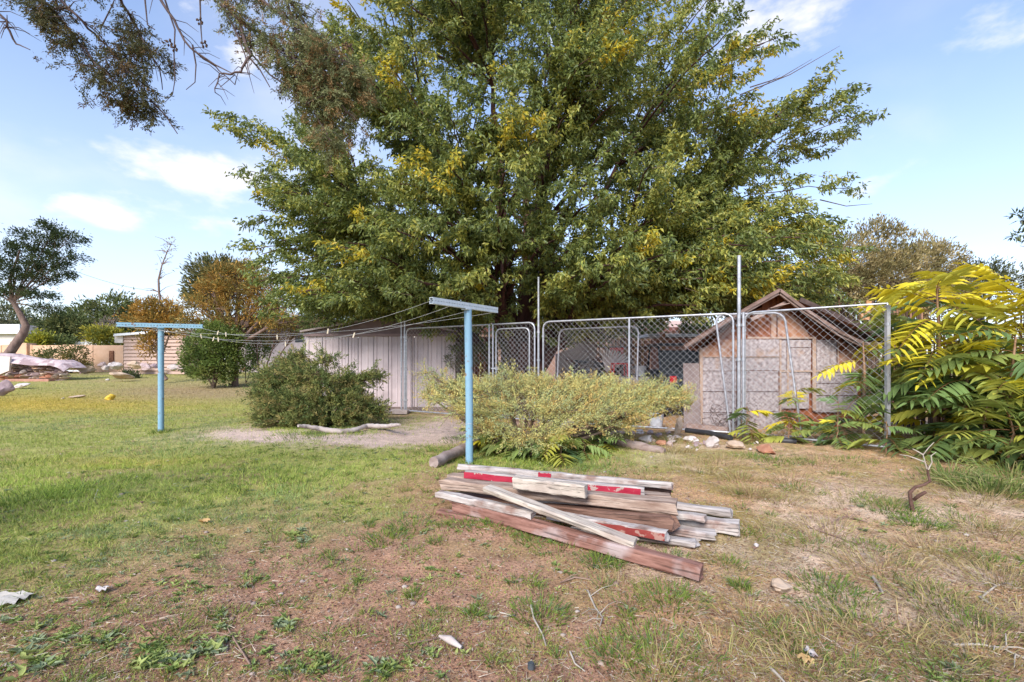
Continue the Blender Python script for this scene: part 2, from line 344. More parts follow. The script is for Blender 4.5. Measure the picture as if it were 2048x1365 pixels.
# ------------------------------------------------------------------ big shade tree
def bez(a, b, c, t): return a*(1-t)**2+b*2*t*(1-t)+c*t*t
def big_tree():
    rng = np.random.default_rng(5); R = random.Random(5)
    B = Vector((.25, 14.2, 0)); D0 = 13.4
    t = empty('shade_tree', B, 'huge spreading shade tree with olive green and yellowing leaves behind the chain link fence', 'tree')
    tb = [(-260,930,1180),(-160,860,1260),(-60,740,1400),(0,650,1450),(80,620,1500),(150,560,1560),(220,520,1620),(300,535,1640),(360,525,1600),(430,545,1610),(500,535,1650),(560,560,1660),(610,600,1640)]
    zs = np.array([CAMH+(HY-y)/FP*D0 for y, a, b in tb])[::-1]; xl = np.array([(a-CX)/FP*D0 for y, a, b in tb])[::-1]; xr = np.array([(b-CX)/FP*D0 for y, a, b in tb])[::-1]
    def surf(z, th, r):
        a = np.interp(z, zs, xl); b = np.interp(z, zs, xr); cx = (a+b)/2; w = (b-a)/2
        dy = .56 if math.sin(th) < 0 else .5
        return Vector((cx+w*r*math.cos(th), 13.9+dy*w*r*math.sin(th), z))
    # stems
    mb = MB(); stems = []
    tops = [(-2.4,13.6,7.5),(-.6,14.4,10.6),(1.4,13.8,9.8),(3.4,14.2,7.8),(.6,15.6,9.0),(-4.2,14.2,5.2),(4.8,13.4,5.4),(.9,12.0,7.0),(-1.2,12.0,5.6)]
    for k, tp in enumerate(tops):
        tp = Vector(tp); a = B+Vector((R.uniform(-.25,.25), R.uniform(-.2,.2), .1)); m = B.lerp(tp, .4)+Vector((R.uniform(-.4,.4), R.uniform(-.3,.3), .9))
        m.z = max(m.z, 2.2); pts = [bez(a, m, tp, i/14)+Vector((R.uniform(-.06,.06), R.uniform(-.06,.06), 0)) for i in range(15)]
        r0 = .30 if k < 5 else .17; rs = [r0*(1-i/14*.86) for i in range(15)]
        mb.tube(pts, rs, 10); stems.append((pts, rs))
    mb.tube([B+Vector((0,0,-.2)), B+Vector((0,0,.5)), B+Vector((.02,0,1.3)), B+Vector((.05,-.03,2.0))], [.85, .62, .52, .42], 14)
    mb.build('trunk', bark, t)
    bb = MB(); tw = MB(); fb = FB()
    G = [(.185,.235,.065),(.225,.27,.07),(.275,.305,.08),(.15,.20,.07)]
    YG = [(.42,.41,.09),(.35,.37,.08),(.50,.47,.10)]; Y = [(.62,.50,.04),(.58,.42,.04),(.48,.44,.05)]
    ends = []
    for k in range(540):
        inner = k % 5 == 0
        z = zs[0]+.1+(zs[-1]-zs[0])*rng.random()**1.5; th = rng.uniform(0, 2*PI)
        if math.sin(th) > .3 and rng.random() < .35: th = -th
        r = rng.uniform(.35, .7) if inner else rng.uniform(.72, 1.02)
        if z > 9.0 and rng.random() < .42: continue
        ends.append(surf(z, th, r))
    # boughs that reach out of the outline in the photograph
    for px, py in ((1725,232),(1700,185),(1660,290),(1690,380),(1650,440),(455,262),(480,250),(500,345),(520,425),(500,500),(1530,90),(1470,20),(1660,520),(1690,600),(560,600),(520,560),(1640,610),(1600,560),(1560,600),(1650,560),(1690,500),(1600,500),(1690,550),(1540,540),(640,560),(600,520),(560,480),(560,560),(620,620),(680,610),(700,560),(520,510),(540,620),(600,580),(1480,600),(1520,620),(1450,560),(590,450),(550,400),(1640,480)):
        ends.append(atD(px, 13.2, py))
    # low boughs that hang in front of the stems
    for px, py, D in ((930,560,11),(1230,560,10),(1240,500,10.4),(860,430,10),(760,440,10.5),(1180,360,9.6),(1000,400,9.6),(1400,560,10.4),(1390,610,11),(1135,470,10.2),(700,560,11.5),(640,600,12.5),(1330,520,11),(1500,560,11.5),(1060,300,9.4),(900,330,9.5),(1300,330,9.8),(1540,480,11.5),(1600,590,12.5),(820,590,12.0),(1300,610,12.6),(1450,600,12.4),
                      (1260,585,15.5),(1150,600,16),(900,600,16),(780,610,15),(1380,600,16),(1500,610,15.5)):
        ends.append(atD(px, D, py))
    for k, e in enumerate(ends):
        best = min(((pts[i]-e).length+max(0, pts[i].z-e.z+1.2)*1.1, s, i) for s, (pts, rs) in enumerate(stems) for i in range(3, 15))
        p0 = stems[best[1]][0][best[2]]; r0 = min(stems[best[1]][1][best[2]]*.6, .09)
        L = (e-p0).length
        m = p0.lerp(e, .55)+Vector((R.uniform(-.3,.3), R.uniform(-.3,.3), L*.14+.15))
        N = 9; path = [bez(p0, m, e, i/(N-1))+Vector((R.uniform(-.05,.05), R.uniform(-.05,.05), R.uniform(-.05,.05))) for i in range(N)]
        bb.tube(path, [r0*(1-i/(N-1)*.85)+.006 for i in range(N)], 5, False)
        Lu = min(L, 3.6); ns = int(6+Lu*3.3); side_v = (e-p0).cross(Vector((0,0,1)))
        side_v = side_v.normalized() if side_v.length > .01 else Vector((1,0,0)); fw = (e-p0).normalized()
        xx = (e.x+3)/12; yel = rng.random() < (.10+.16*max(0, xx)); yg = rng.random() < (.30+.25*max(0, xx))
        for s in range(ns):
            f = 1-(s/ns)*Lu/L*1.0; f = max(.05, f); base = bez(p0, m, e, f)
            lat = R.uniform(-1, 1)*(.25+.75*min(1, (1-f)*L/1.6)); base = base+side_v*lat*.85+Vector((0, 0, R.uniform(-.28,.22)))
            qx, qy = CX+base.x/base.y*FP, HY-(base.z-CAMH)/base.y*FP
            if base.y < 14.3 and 985 < qx < 1065 and 520 < qy < 680 and R.random() < .8: continue
            dv = (fw*R.uniform(.35,1)+side_v*(lat*.9+R.uniform(-.3,.3))+Vector((0,0,R.uniform(-.35,.3)))).normalized()
            tl = R.uniform(.35,.7); tip = base+dv*tl+Vector((0,0,-.10))
            if s % 2 == 0: tw.add([base-dv*.12, base-dv*.12+Vector((0,0,.014)), tip], [(0,1,2)])
            n = rng.integers(44, 66); u = rng.random((n, 1))
            P = np.array(base)+(np.array(tip)-np.array(base))*u+rng.normal(size=(n,3))*.055
            D_ = np.array(dv)*.55+rng.normal(size=(n,3))*.55+np.array([0,0,-.55])
            kk = rng.random()
            if yel and f > .75 and kk < .7: cols, jit = Y+YG[:1], .15
            elif yg and kk < .75: cols, jit = YG+G[1:3], .18
            else: cols, jit = G+YG[1:2]*(kk > .8), .25
            fb.add(leaves(P, D_, rng.normal(size=(n,3))*.6+np.array([0,-.2,.7]), rng.uniform(.095,.165,n), rng.uniform(.038,.060,n), pick(cols, n, rng, jit), .3, .12))
    bb.build('branch_work', bark, t); tw.build('twigs', twigm, t)
    fb.build('crown', leaf_m, t)
    # bare whips that stick out of the crown against the sky
    for a, b in (((1480,190),(1680,92)),((1500,175),(1625,118)),((1640,400),(1745,408)),((1400,240),(1560,150))):
        A = atD(a[0], 13.2, a[1]); Bq = atD(b[0], 13.2, b[1]); wb = MB(); wb.tube([A, A.lerp(Bq, .5)+Vector((0,0,-.12)), Bq], [.018,.012,.004], 4, False); wb.build('bare_twig', twigm, t)
big_tree()

# ------------------------------------------------------------------ bushes and background trees
def bush(name, label, cat, base, blobs, n, L, Wd, cols, m=None, stems=6, bark_m=None, group=None, seed=1, w=None, hollow=.45, out=.7, upb=.25, tufts=None, stem_r=.03, lean=None):
    """blobs: list of (centre, radii); tufts: number of leaf tufts per blob"""
    rng = np.random.default_rng(seed); R = random.Random(seed); base = Vector(base)
    t = empty(name, base, label, cat, group); fb = FB(); mb = MB()
    vol = [r[0]*r[1]*r[2] for c, r in blobs]; tot = sum(v**.66 for v in vol); fork = None
    if 'tree' in name and name != 'pine_tree':
        zm = min(c[2]-r[2]*.6 for c, r in blobs); fork = base+Vector((0,0,max(.5, zm*.75))); mb.tube([base, base.lerp(fork,.5), fork], [stem_r*1.5, stem_r*1.25, stem_r*1.05], 8)
    if name == 'pine_tree': fork = atD(24, 31, 605)
    for (c, r), v in zip(blobs, vol):
        k = max(40, int(n*v**.66/tot)); per = 26; nt_ = max(3, k//per); c = Vector(c)
        d = rdir(nt_, rng); q = hollow+(1-hollow)*rng.random((nt_, 1))**.45; Pc = np.array(c)+d*q*np.array(r)
        bad = Pc[:, 2] < .04; Pc[bad, 2] = .06+rng.random(bad.sum())*.1
        tc_ = pick(cols, nt_, rng, .2, w)
        for i in range(nt_):
            s = L*rng.uniform(1.3, 2.6); D_ = d[i]*out+rdir(per, rng)*(1.15-out)+np.array([0,0,upb])
            P = Pc[i]+rng.normal(size=(per,3))*s*.42
            fb.add(leaves(P, D_, rng.normal(size=(per,3))*.5+np.array([0,-.2,.7]), L*rng.uniform(.6,1.3,per), Wd*rng.uniform(.7,1.3,per), tc_[i]*rng.uniform(.8,1.2,(per,1)), .25))
        a = (fork if fork is not None else base+Vector((R.uniform(-.05,.05), R.uniform(-.05,.05), 0))); m_ = (lean or a.lerp(c, .5)+Vector((0,0,-.1*r[2])))
        mb.tube([a, bez(a, Vector(m_), c, .35), bez(a, Vector(m_), c, .7), c], [stem_r, stem_r*.8, stem_r*.55, stem_r*.25], 6)
        for j in range(stems):
            e = c+Vector(rdir(1, rng)[0]*np.array(r)*.8); b0 = bez(a, Vector(m_), c, R.uniform(.6,1)); mb.tube([b0, b0.lerp(e, .5)+Vector((0,0,R.uniform(-.05,.1)*r[2])), e], [stem_r*.35, stem_r*.22, stem_r*.1], 4, False)
    mb.build('trunk' if 'tree' in name else 'branches', bark_m or twigm, t); fb.build('crown' if 'tree' in name else 'foliage', m or needle_m, t); return t
def B(px, py, D, rx, rz, ry=None):
    """blob from the photo: centre pixel, distance, pixel radii"""
    return (atD(px, D, py), (rx/FP*D, (ry or rx)/FP*D, rz/FP*D))
DG = [(.06,.085,.03),(.085,.11,.035),(.115,.14,.05)]
OL = [(.34,.27,.12),(.27,.23,.095),(.42,.34,.17),(.20,.18,.08)]
OR = [(.42,.23,.05),(.34,.21,.055),(.48,.29,.07),(.26,.20,.06)]
BG = [(.14,.165,.055),(.10,.13,.045),(.2,.2,.07)]
GR = [(.14,.20,.05),(.19,.26,.06),(.25,.29,.08),(.11,.16,.04)]
def gb(px, D): return atD(px, D, z=float(rise(D)))
bush('juniper_tree', 'tall olive brown juniper tree rising just behind the weathered gable coop', 'tree', gb(1745,19), [B(1680,540,19,75,85),B(1745,500,19.5,60,60),B(1735,570,19,85,60),B(1660,600,19,60,50),B(1790,560,19,60,70)], 20000, .15, .05, OL, stems=10, seed=21, stem_r=.12)
bush('juniper_tree', 'olive brown juniper tree between its taller neighbour and the yellow tree of heaven', 'tree', gb(1845,20.5), [B(1830,540,20.5,55,72),B(1870,545,21,50,62),B(1850,590,20.5,70,50),B(1800,600,20.5,40,40)], 14000, .15, .05, OL, stems=9, seed=22, stem_r=.11)
bush('juniper_tree', 'low dark juniper tree showing above the yellow tips of the tree of heaven', 'tree', gb(1955,23), [B(1950,555,23,50,35),B(1990,570,23,60,35),B(1920,575,22,40,40)], 7000, .15, .05, [(.12,.13,.05),(.09,.10,.04)], stems=7, seed=23, stem_r=.1)
# left side, far
bush('pine_tree', 'dark leaning pine tree with layered boughs above the long stone heap', 'tree', gb(2,31), [B(112,457,31,20,5,50),B(84,478,31,46,7,60),B(140,474,31,24,4,40),B(40,500,31,60,8,60),B(135,512,31,28,4,40),B(100,526,31,40,6,50),B(30,532,31,50,8,60),B(118,547,31,28,4,40),B(60,556,31,48,6,50),B(18,580,31,48,7,50),B(82,592,31,24,4,40),B(98,618,31,20,6,30),B(-60,510,31,40,20),B(-50,560,31,40,16)],
     23000, .16, .065, [(.045,.065,.028),(.06,.085,.033),(.085,.11,.04)], stems=5, seed=24, stem_r=.05, bark_m=bark2, hollow=.1, out=.9, upb=.1)
def leaning_trunk():
    mb = MB(); p = [atD(0,31,740), atD(20,31,705), atD(46,31,668), atD(52,31,652), atD(40,31,628), atD(24,31,600), atD(20,31,560), atD(40,31,500)]
    mb.tube(p, [.34,.27,.24,.20,.16,.13,.09,.05], 10)
    t = bpy.data.objects['pine_tree']; mb.build('leaning_trunk', bark2, t)
leaning_trunk()
bush('evergreen_tree', 'dark rounded evergreen tree beyond the tan wall, peaked above its neighbours', 'tree', gb(232,52), [B(232,620,52,40,24),B(195,640,52,45,28),B(260,645,52,40,25),B(215,665,52,55,20)], 8000, .45, .15, BG, stems=6, seed=25, stem_r=.3)
bush('evergreen_tree', 'dark evergreen tree standing in front of the red roof line', 'tree', gb(125,47), [B(125,655,47,32,20),B(122,680,47,30,16),B(150,650,47,26,20)], 5000, .4, .14, DG+BG, stems=6, seed=26, stem_r=.25)
bush('grey_green_tree', 'pale grey green tree behind the white roof, partly hidden by the pine', 'tree', gb(15,55), [B(5,640,55,40,30),B(30,655,55,30,22),B(70,660,60,30,20)], 5000, .45, .15, [(.16,.17,.08),(.2,.19,.1),(.1,.12,.05)], stems=6, seed=27, stem_r=.25)
bush('bare_shrub', 'leafless pinkish grey shrub beside the evergreen beyond the tan wall', 'shrub', gb(212,45), [B(212,660,45,24,24),B(200,680,45,26,16)], 1500, .25, .03, [(.30,.22,.20),(.36,.28,.25)], stems=34, seed=28, stem_r=.07, bark_m=mat('pink_grey_bark', (.3,.23,.21), (.38,.3,.28)))
bush('autumn_shrub', 'bright yellow green shrub behind the tan wall near the siding shed', 'shrub', gb(210,42), [B(215,678,42,26,15),B(200,668,42,22,10)], 3000, .3, .12, [(.34,.30,.04),(.2,.22,.05)], seed=29)
bush('autumn_shrub', 'small vivid yellow shrub behind the tan wall beside the leaning pine', 'shrub', gb(80,42), [B(80,683,42,14,10)], 1500, .28, .12, [(.42,.38,.04),(.28,.3,.05)], seed=30)
bush('autumn_shrub', 'dull green and yellow shrub behind the tan wall under the red roof', 'shrub', gb(112,43), [B(112,686,43,22,8),B(55,690,43,14,12)], 2000, .28, .12, [(.22,.24,.06),(.12,.15,.05)], seed=31)
bush('sprawling_shrub', 'loose olive shrub in front of the tan wall above the grey bench', 'shrub', gb(130,37), [B(118,718,36.5,28,18),B(150,716,36.5,22,20),B(98,716,36.5,22,12),B(160,735,36.5,18,8)], 3000, .2, .08, BG+[(.30,.22,.07)], stems=12, seed=32)
bush('amber_tree', 'slender amber foliage tree with a bare dead leader beside the striped siding shed', 'tree', gb(322,27), [B(300,618,27,28,18),B(330,625,27,26,20),B(275,640,27,24,12),B(350,640,27,24,16),B(318,645,27,34,14),B(300,690,27,18,20)], 6000, .2, .07, OR, stems=12, seed=33, stem_r=.07)
def dead_leader():
    t = bpy.data.objects['amber_tree']; mb = MB(); R = random.Random(4)
    P = [atD(325,27,625), atD(318,27,585), atD(317,27,560), atD(324,27,530), atD(334,27,505), atD(342,27,490)]
    mb.tube(P, [.07,.06,.05,.035,.025,.012], 6)
    for a in P[1:]:
        for k in range(5):
            e = a+Vector((R.uniform(-.9,.8), R.uniform(-.3,.3), R.uniform(-.1,.6))); mb.tube([a, a.lerp(e,.5)+Vector((0,0,.08)), e], [.02,.013,.005], 4, False)
    mb.tube([atD(333,27,760), atD(322,27,745), atD(315,27,715), atD(322,27,690), atD(325,27,620)], [.11,.10,.09,.08,.07], 7)
    mb.build('dead_leader', bark2, t)
    fb = FB(); rng = np.random.default_rng(3)
    for a, n in ((P[5],50),(P[4],40),(P[3],20),(P[2],14)): clump(fb, a, (.3,.2,.45), n, .13, .05, OL, rng)
    fb.build('sparse_leaves', needle_m, t)
dead_leader()
bush('amber_tree', 'large orange brown feathery tree left of the metal shed', 'tree', gb(470,25), [B(445,552,25,34,20),B(482,545,25,30,14),B(515,550,25,30,20),B(425,580,25,34,14),B(475,580,25,40,16),B(530,580,25,36,18),B(400,606,25,30,12),B(450,612,25,40,12),B(505,615,25,40,16),B(545,612,24.5,28,18),B(390,640,25,26,12),B(430,645,25,34,14),B(480,648,25,36,12),B(560,640,24,34,14),B(375,665,25,22,14)], 17000, .19, .05, OR+[(.22,.2,.06),(.27,.22,.07)], stems=13, seed=34, stem_r=.12, bark_m=bark2, hollow=.3)
bush('rounded_conifer_tree', 'grey green domed conifer tree behind the orange brown feathery one', 'tree', gb(440,34), [B(435,550,34,48,28),B(470,560,34,50,24),B(410,575,34,34,20),B(400,590,34,28,14)], 9000, .3, .1, [(.12,.13,.05),(.16,.15,.06)], seed=35, stem_r=.2)
bush('green_shrub', 'leafy green upright shrub growing from the lawn between clothes post and sheds', 'shrub', gb(428,24), [B(425,690,24,44,28),B(445,715,24,34,34),B(400,720,24,32,30),B(425,745,24,40,20),B(455,680,24,28,24),B(430,660,24,28,14)], 12000, .15, .075, GR, m=leaf_m, stems=12, seed=36, stem_r=.05)
bush('green_shrub', 'small green shrub at the foot of the pink grey clutter beyond the dark bush', 'shrub', gb(492,27), [B(490,725,27,26,16),B(515,690,28,22,26)], 2500, .16, .07, GR, m=leaf_m, seed=37)
bush('dead_brush_shrub', 'tangled pinkish brown brush under the orange tree behind the dark bush', 'shrub', gb(520,26), [B(510,660,26,34,34),B(560,655,26,40,28),B(600,650,26,26,26)], 5000, .16, .03, [(.22,.12,.07),(.28,.18,.12),(.2,.16,.06)], stems=30, seed=38, stem_r=.05, bark_m=bark2)
bush('dark_shrub', 'short dark shrub standing alone in front of the row of rocks', 'shrub', gb(260,30.5), [B(260,757,30.5,13,13)], 900, .18, .06, DG, m=leaf_m, seed=39)
bush('evergreen_tree', 'deep green foliage mass filling the gap behind the metal shed roof', 'tree', gb(760,24), [B(700,610,24,60,40),B(640,640,24,40,30),B(760,625,24,50,26),B(850,640,26,60,20)], 9000, .2, .08, DG+BG, seed=40, stem_r=.15)
bush('evergreen_tree', 'dark green hedge tree behind the wooden stake fence in the yard', 'tree', gb(1230,25), [B(1180,660,25,60,20),B(1270,655,25,60,16),B(1160,690,24,30,26),B(1390,665,22,30,26)], 7000, .18, .08, DG+GR[:1], seed=41, stem_r=.12)
bush('ivy_shrub', 'pale green clump spilling over the pink stucco wall in the yard', 'shrub', gb(1150,20), [B(1150,668,20,34,12),B(1120,675,19.5,24,18)], 2500, .13, .06, [(.16,.2,.06),(.1,.13,.04)], m=leaf_m, seed=42)
bush('yard_bush', 'rounded olive bush seen through the small gate of the fence', 'shrub', gb(990,13.8), [B(985,712,13.8,44,28),B(925,715,13.8,34,30)], 4500, .07, .02, [(.10,.12,.05),(.15,.15,.06)], seed=43)

# ------------------------------------------------------------------ junipers and dark bush in front of the fence
def feathery(name, label, base, pads, n, L, Wd, cols, seed, w=None, droop=-.05, bark_m=None, spread=.22):
    rng = np.random.default_rng(seed); R = random.Random(seed); base = Vector(base)
    t = empty(name, base, label, 'shrub'); fb = FB(); mb = MB(); tot = sum(r[0]*r[1]+r[0]*r[2] for c, r in pads)
    for c, r in pads:
        c = Vector(c); k = int(n*(r[0]*r[1]+r[0]*r[2])/tot); per = 34; q = max(4, k//per)
        m_ = base.lerp(c, .5)+Vector((0,0,-.05)); mb.tube([base, bez(base, m_, c, .4), bez(base, m_, c, .75), c], [.035,.028,.02,.01], 6)
        tcs = pick(cols, q, rng, .16, w)
        for i in range(q):
            d = rdir(1, rng)[0]; d[2] = abs(d[2])*.9-.25; rr = (.35+.65*rng.random()**.5); P0 = np.array(c)+d*rr*np.array(r)
            if P0[2] < .05: P0[2] = .05+rng.random()*.15
            hd = np.array([P0[0]-base.x, P0[1]-base.y, 0]); hd = hd/max(.05, np.linalg.norm(hd))
            ax = hd*.8+rdir(1, rng)[0]*.75+np.array([0,0,.12+droop]); ax = ax/np.linalg.norm(ax)
            tl = spread*rng.uniform(.6, 1.3); s = rng.random((per, 1)); P = P0+ax*tl*s+rng.normal(size=(per,3))*.016
            D_ = ax*.8+rng.normal(size=(per,3))*.55+np.array([0,0,.15])
            fb.add(leaves(P, D_, rdir(per, rng)+np.array([0,0,.8]), L*rng.uniform(.6,1.4,per), Wd*rng.uniform(.7,1.3,per), tcs[i]*rng.uniform(.8,1.25,(per,1)), .2))
            if i % 3 == 0: mb.tube([Vector(P0)-Vector(ax)*.12, Vector(P0+ax*tl*.8)], [.005,.002], 3, False)
    mb.build('branches', bark_m or twigm, t); fb.build('foliage', needle_m, t); return t
YJ = [(.54,.50,.18),(.46,.47,.19),(.62,.54,.20),(.38,.42,.20),(.54,.38,.13)]
feathery('spreading_juniper', 'wide flat topped yellow green juniper bush sprawling in front of the chain link gate', (.15, 7.0, 0),
  [(atD(px, D, py), (rx/FP*D, ry, rz/FP*D)) for px, py, D, rx, ry, rz in
   ((905,778,8.0,48,.4,18),(960,790,7.8,60,.5,30),(1010,782,8.0,70,.6,24),(1080,784,8.1,80,.6,24),(1160,793,8.0,80,.6,24),(1240,793,8.0,70,.6,22),(1310,793,8.2,55,.4,22),
    (960,825,7.3,60,.4,30),(1040,825,7.2,80,.5,34),(1130,835,7.2,80,.5,32),(1220,820,7.5,70,.5,32),(1280,815,7.8,45,.4,22),(1330,800,8.1,40,.4,14),
    (1000,860,6.9,55,.35,24),(1080,870,6.8,55,.3,24),(940,772,8.4,30,.4,20),(1060,768,8.5,60,.4,12),(1180,772,8.6,70,.4,12),(900,800,7.7,36,.35,20),(1085,895,6.6,16,.15,14),(1040,885,6.6,16,.15,12),(1240,850,7.4,30,.25,16),(862,748,8.2,16,.12,6),(880,758,8.2,20,.16,8),(868,800,7.9,18,.12,7),(1352,795,8.2,22,.16,8),(1368,812,8.2,14,.12,6),(1010,752,8.4,26,.2,8),(1140,760,8.5,20,.2,8),(1290,775,8.3,24,.2,8),(1200,765,8.4,18,.2,8))],
  98000, .045, .011, YJ, 51, spread=.30)
feathery('spreading_juniper', 'dense dark green juniper bush crowding the front wall of the metal shed', (-4.1, 10.7, 0),
  [(atD(px, D, py), (rx/FP*D, ry, rz/FP*D)) for px, py, D, rx, ry, rz in
   ((570,760,10.9,34,.6,38),(616,756,10.9,38,.6,30),(598,734,11.1,24,.5,18),(660,775,10.7,38,.6,34),(566,812,10.4,34,.5,34),(620,810,10.4,50,.5,36),(690,805,10.5,40,.5,34),(700,765,10.8,26,.3,18),(735,755,10.8,20,.2,10),(725,820,10.5,30,.3,24),(650,725,11,18,.3,16),(540,790,10.6,16,.4,36),(745,825,10.5,16,.2,12),(600,714,11.2,14,.3,12),(560,838,10.2,40,.4,16),(620,838,10.2,40,.4,16),(690,838,10.3,30,.3,14))],
  78000, .07, .018, [(.15,.185,.06),(.20,.23,.07),(.27,.27,.085),(.11,.15,.05),(.33,.27,.10)], 52, spread=.36)

# ------------------------------------------------------------------ overhanging conifer (trunk stands beside the camera, out of view)
def overhang():
    rng = np.random.default_rng(8); R = random.Random(8)
    base = Vector((-5.6, 2.2, 0)); t = empty('overhanging_conifer', base, 'overhanging conifer boughs with cones hanging into the sky at top left', 'tree')
    mb = MB(); fb = FB(); tr = MB()
    tr.tube([base+Vector((0,0,-.1)), base+Vector((.1,.1,2)), base+Vector((.3,.3,4.5)), base+Vector((.6,.6,7.5))], [.34,.28,.22,.12], 12); tr.build('trunk', bark2, t)
    GC = [(.11,.105,.045),(.14,.13,.055),(.09,.095,.04),(.15,.10,.045)]
    GC2 = [(.19,.215,.095),(.24,.255,.12),(.15,.17,.075),(.29,.19,.085)]
    def P(px, py, D): return atD(px, D, py)
    # boughs: list of pixel paths at a distance
    boughs = [
      (5.0, [(-380,-420),(20,-60),(95,10),(150,75),(190,125),(240,170),(290,215)], 0, GC, .9),
      (5.0, [(-200,-400),(90,-30),(150,30),(200,80),(240,125),(280,170)], 0, GC, .45),
      (4.8, [(-400,-300),(-60,-20),(10,40),(30,90),(60,100)], 0, GC, .12),
      (5.2, [(-100,-400),(230,-20),(265,40),(290,90),(320,140),(325,180)], 0, GC, .5),
      (5.2, [(0,-450),(310,-20),(345,40),(380,95),(430,135),(470,170)], 0, GC, .0),
      (5.2, [(100,-450),(420,-30),(480,45),(540,75),(600,130),(650,160),(690,220),(710,240)], 0, GC2, .7),
      (5.3, [(150,-450),(480,-30),(560,30),(620,60),(680,110),(705,150),(725,190)], 0, GC2, .7),
      (5.4, [(200,-450),(560,-30),(600,30),(640,90),(650,150),(640,200),(680,265)], 0, GC2, .6),
      (5.3, [(560,-40),(600,80),(610,150),(630,230),(670,290)], 0, GC2, .7),
      (5.0, [(480,50),(500,110),(480,145),(440,150),(430,185)], 0, GC, .0),
      (5.3, [(540,75),(560,120),(600,170),(660,200)], 0, GC2, .6)]
    for D, px, _, cols, dens in boughs:
        pts = [P(a, b, D+R.uniform(-.15,.15)) for a, b in px]
        sm = []
        for i in range(len(pts)-1):
            for j in range(4): sm.append(pts[i].lerp(pts[i+1], j/4)+Vector((R.uniform(-1,1),R.uniform(-1,1),R.uniform(-1,1)))*.012)
        sm.append(pts[-1]); n = len(sm); mb.tube(sm, [.015*(1-i/n)**1.0+.0035 for i in range(n)], 6, False)
        for i in range(4, n):
            if dens > .1 and rng.random() < .5: continue
            for k in range(7 if dens > .1 else 1):
                if rng.random() > .9: continue
                d = rdir(1, rng)[0]; d[2] = -abs(d[2])*.9; e = sm[i]+Vector(d)*R.uniform(.10,.34)
                mb.tube([sm[i], sm[i].lerp(e,.5)+Vector((0,0,.03)), e], [.006,.004,.002], 3, False)
                if rng.random() < dens:
                    q = rng.integers(7, 13)
                    for _k in range(q):
                        f = rng.uniform(.3, 1.1); c = np.array(sm[i].lerp(e, f))+rng.normal(size=3)*.035; ax = d*.5+rdir(1, rng)[0]+np.array([0,0,-.5]); ax /= np.linalg.norm(ax)
                        per = 26; s = rng.random((per,1)); PP = c+ax*.12*s+rng.normal(size=(per,3))*.012; DD = ax+rng.normal(size=(per,3))*.5
                        cc = cols[rng.integers(len(cols))]; fb.add(leaves(PP, DD, rdir(per, rng), .034*rng.uniform(.6,1.4,per), .0095*rng.uniform(.7,1.4,per), np.array(cc)*rng.uniform(.75,1.3,(per,1)), .2))
    # bare hanging twigs
    for D, px in ((5.2,[(330,0),(350,60),(348,110),(350,160),(345,190),(330,205)]),(5.2,[(385,90),(392,130),(390,165),(372,180)]),(5.1,[(440,0),(470,60),(490,110),(500,150),(470,145)]),(5.2,[(400,0),(402,60),(405,95)]),
                  (5.2,[(500,105),(540,150),(570,170),(590,190)]),(5.1,[(300,200),(330,230),(355,268)]),(5.2,[(290,0),(295,50),(310,60)]),(5.1,[(385,100),(430,130),(470,150),(440,175)]),(5.1,[(498,115),(520,140),(540,175)]),(5.2,[(200,60),(225,10),(240,-30)])):
        p = [P(a, b, D) for a, b in px]; mb.tube(p, [.008*(1-i/len(p))+.002 for i in range(len(p))], 4, False)
    mb.build('boughs', mat('overhang_bark', (.07,.045,.04), (.13,.09,.08), 12), t); fb.build('needle_sprays', needle_m, t)
    cm = mat('cone_scales', (.05,.03,.02), (.12,.07,.045), 30)
    for px, py in ((399,42),(408,88),(348,96),(478,60),(484,72),(497,88),(545,75),(700,95),(690,92),(620,165),(615,205),(700,285),(625,160),(250,135),(338,85)):
        c = P(px, py, 5.15); m2 = MB()
        for k in range(7):
            a = k*2.4; q = c+Vector((math.cos(a)*.016, math.sin(a)*.016, (k-3)*.010)); m2.tube([q+Vector((0,0,.012)), q+Vector((math.cos(a)*.010, math.sin(a)*.010,-.002)), q+Vector((math.cos(a)*.016, math.sin(a)*.016,-.014))], [.004,.013,.003], 5)
        m2.build('cone', cm, t)
overhang()
# ------------------------------------------------------------------ chain link run
P0 = Vector((-2.98, 13.2, 0)); P1 = Vector(((1077-CX)/FP*11.0, 11.0, 0)); P2 = Vector(((1478-CX)/FP*9.0, 9.0, 0)); P3 = Vector(((1775-CX)/FP*7.5, 7.5, 0))
UP = Vector((0,0,1))
def rounded(a, b, z0, z1, r=.12, closed=True, corners=(1,1)):
    """frame path in the vertical plane through a and b"""
    d = (b-a); L = d.length; d.normalize(); p = lambda u, z: a+d*u+UP*z; out = [p(0, z0)]
    if corners[0]: out += [p(r-r*math.cos(t), z1-r+r*math.sin(t)) for t in (0, PI/6, PI/3, PI/2)]
    else: out.append(p(0, z1))
    if corners[1]: out += [p(L-r+r*math.sin(t), z1-r+r*math.cos(t)) for t in (0, PI/6, PI/3, PI/2)]
    else: out.append(p(L, z1))
    out.append(p(L, z0)); return out
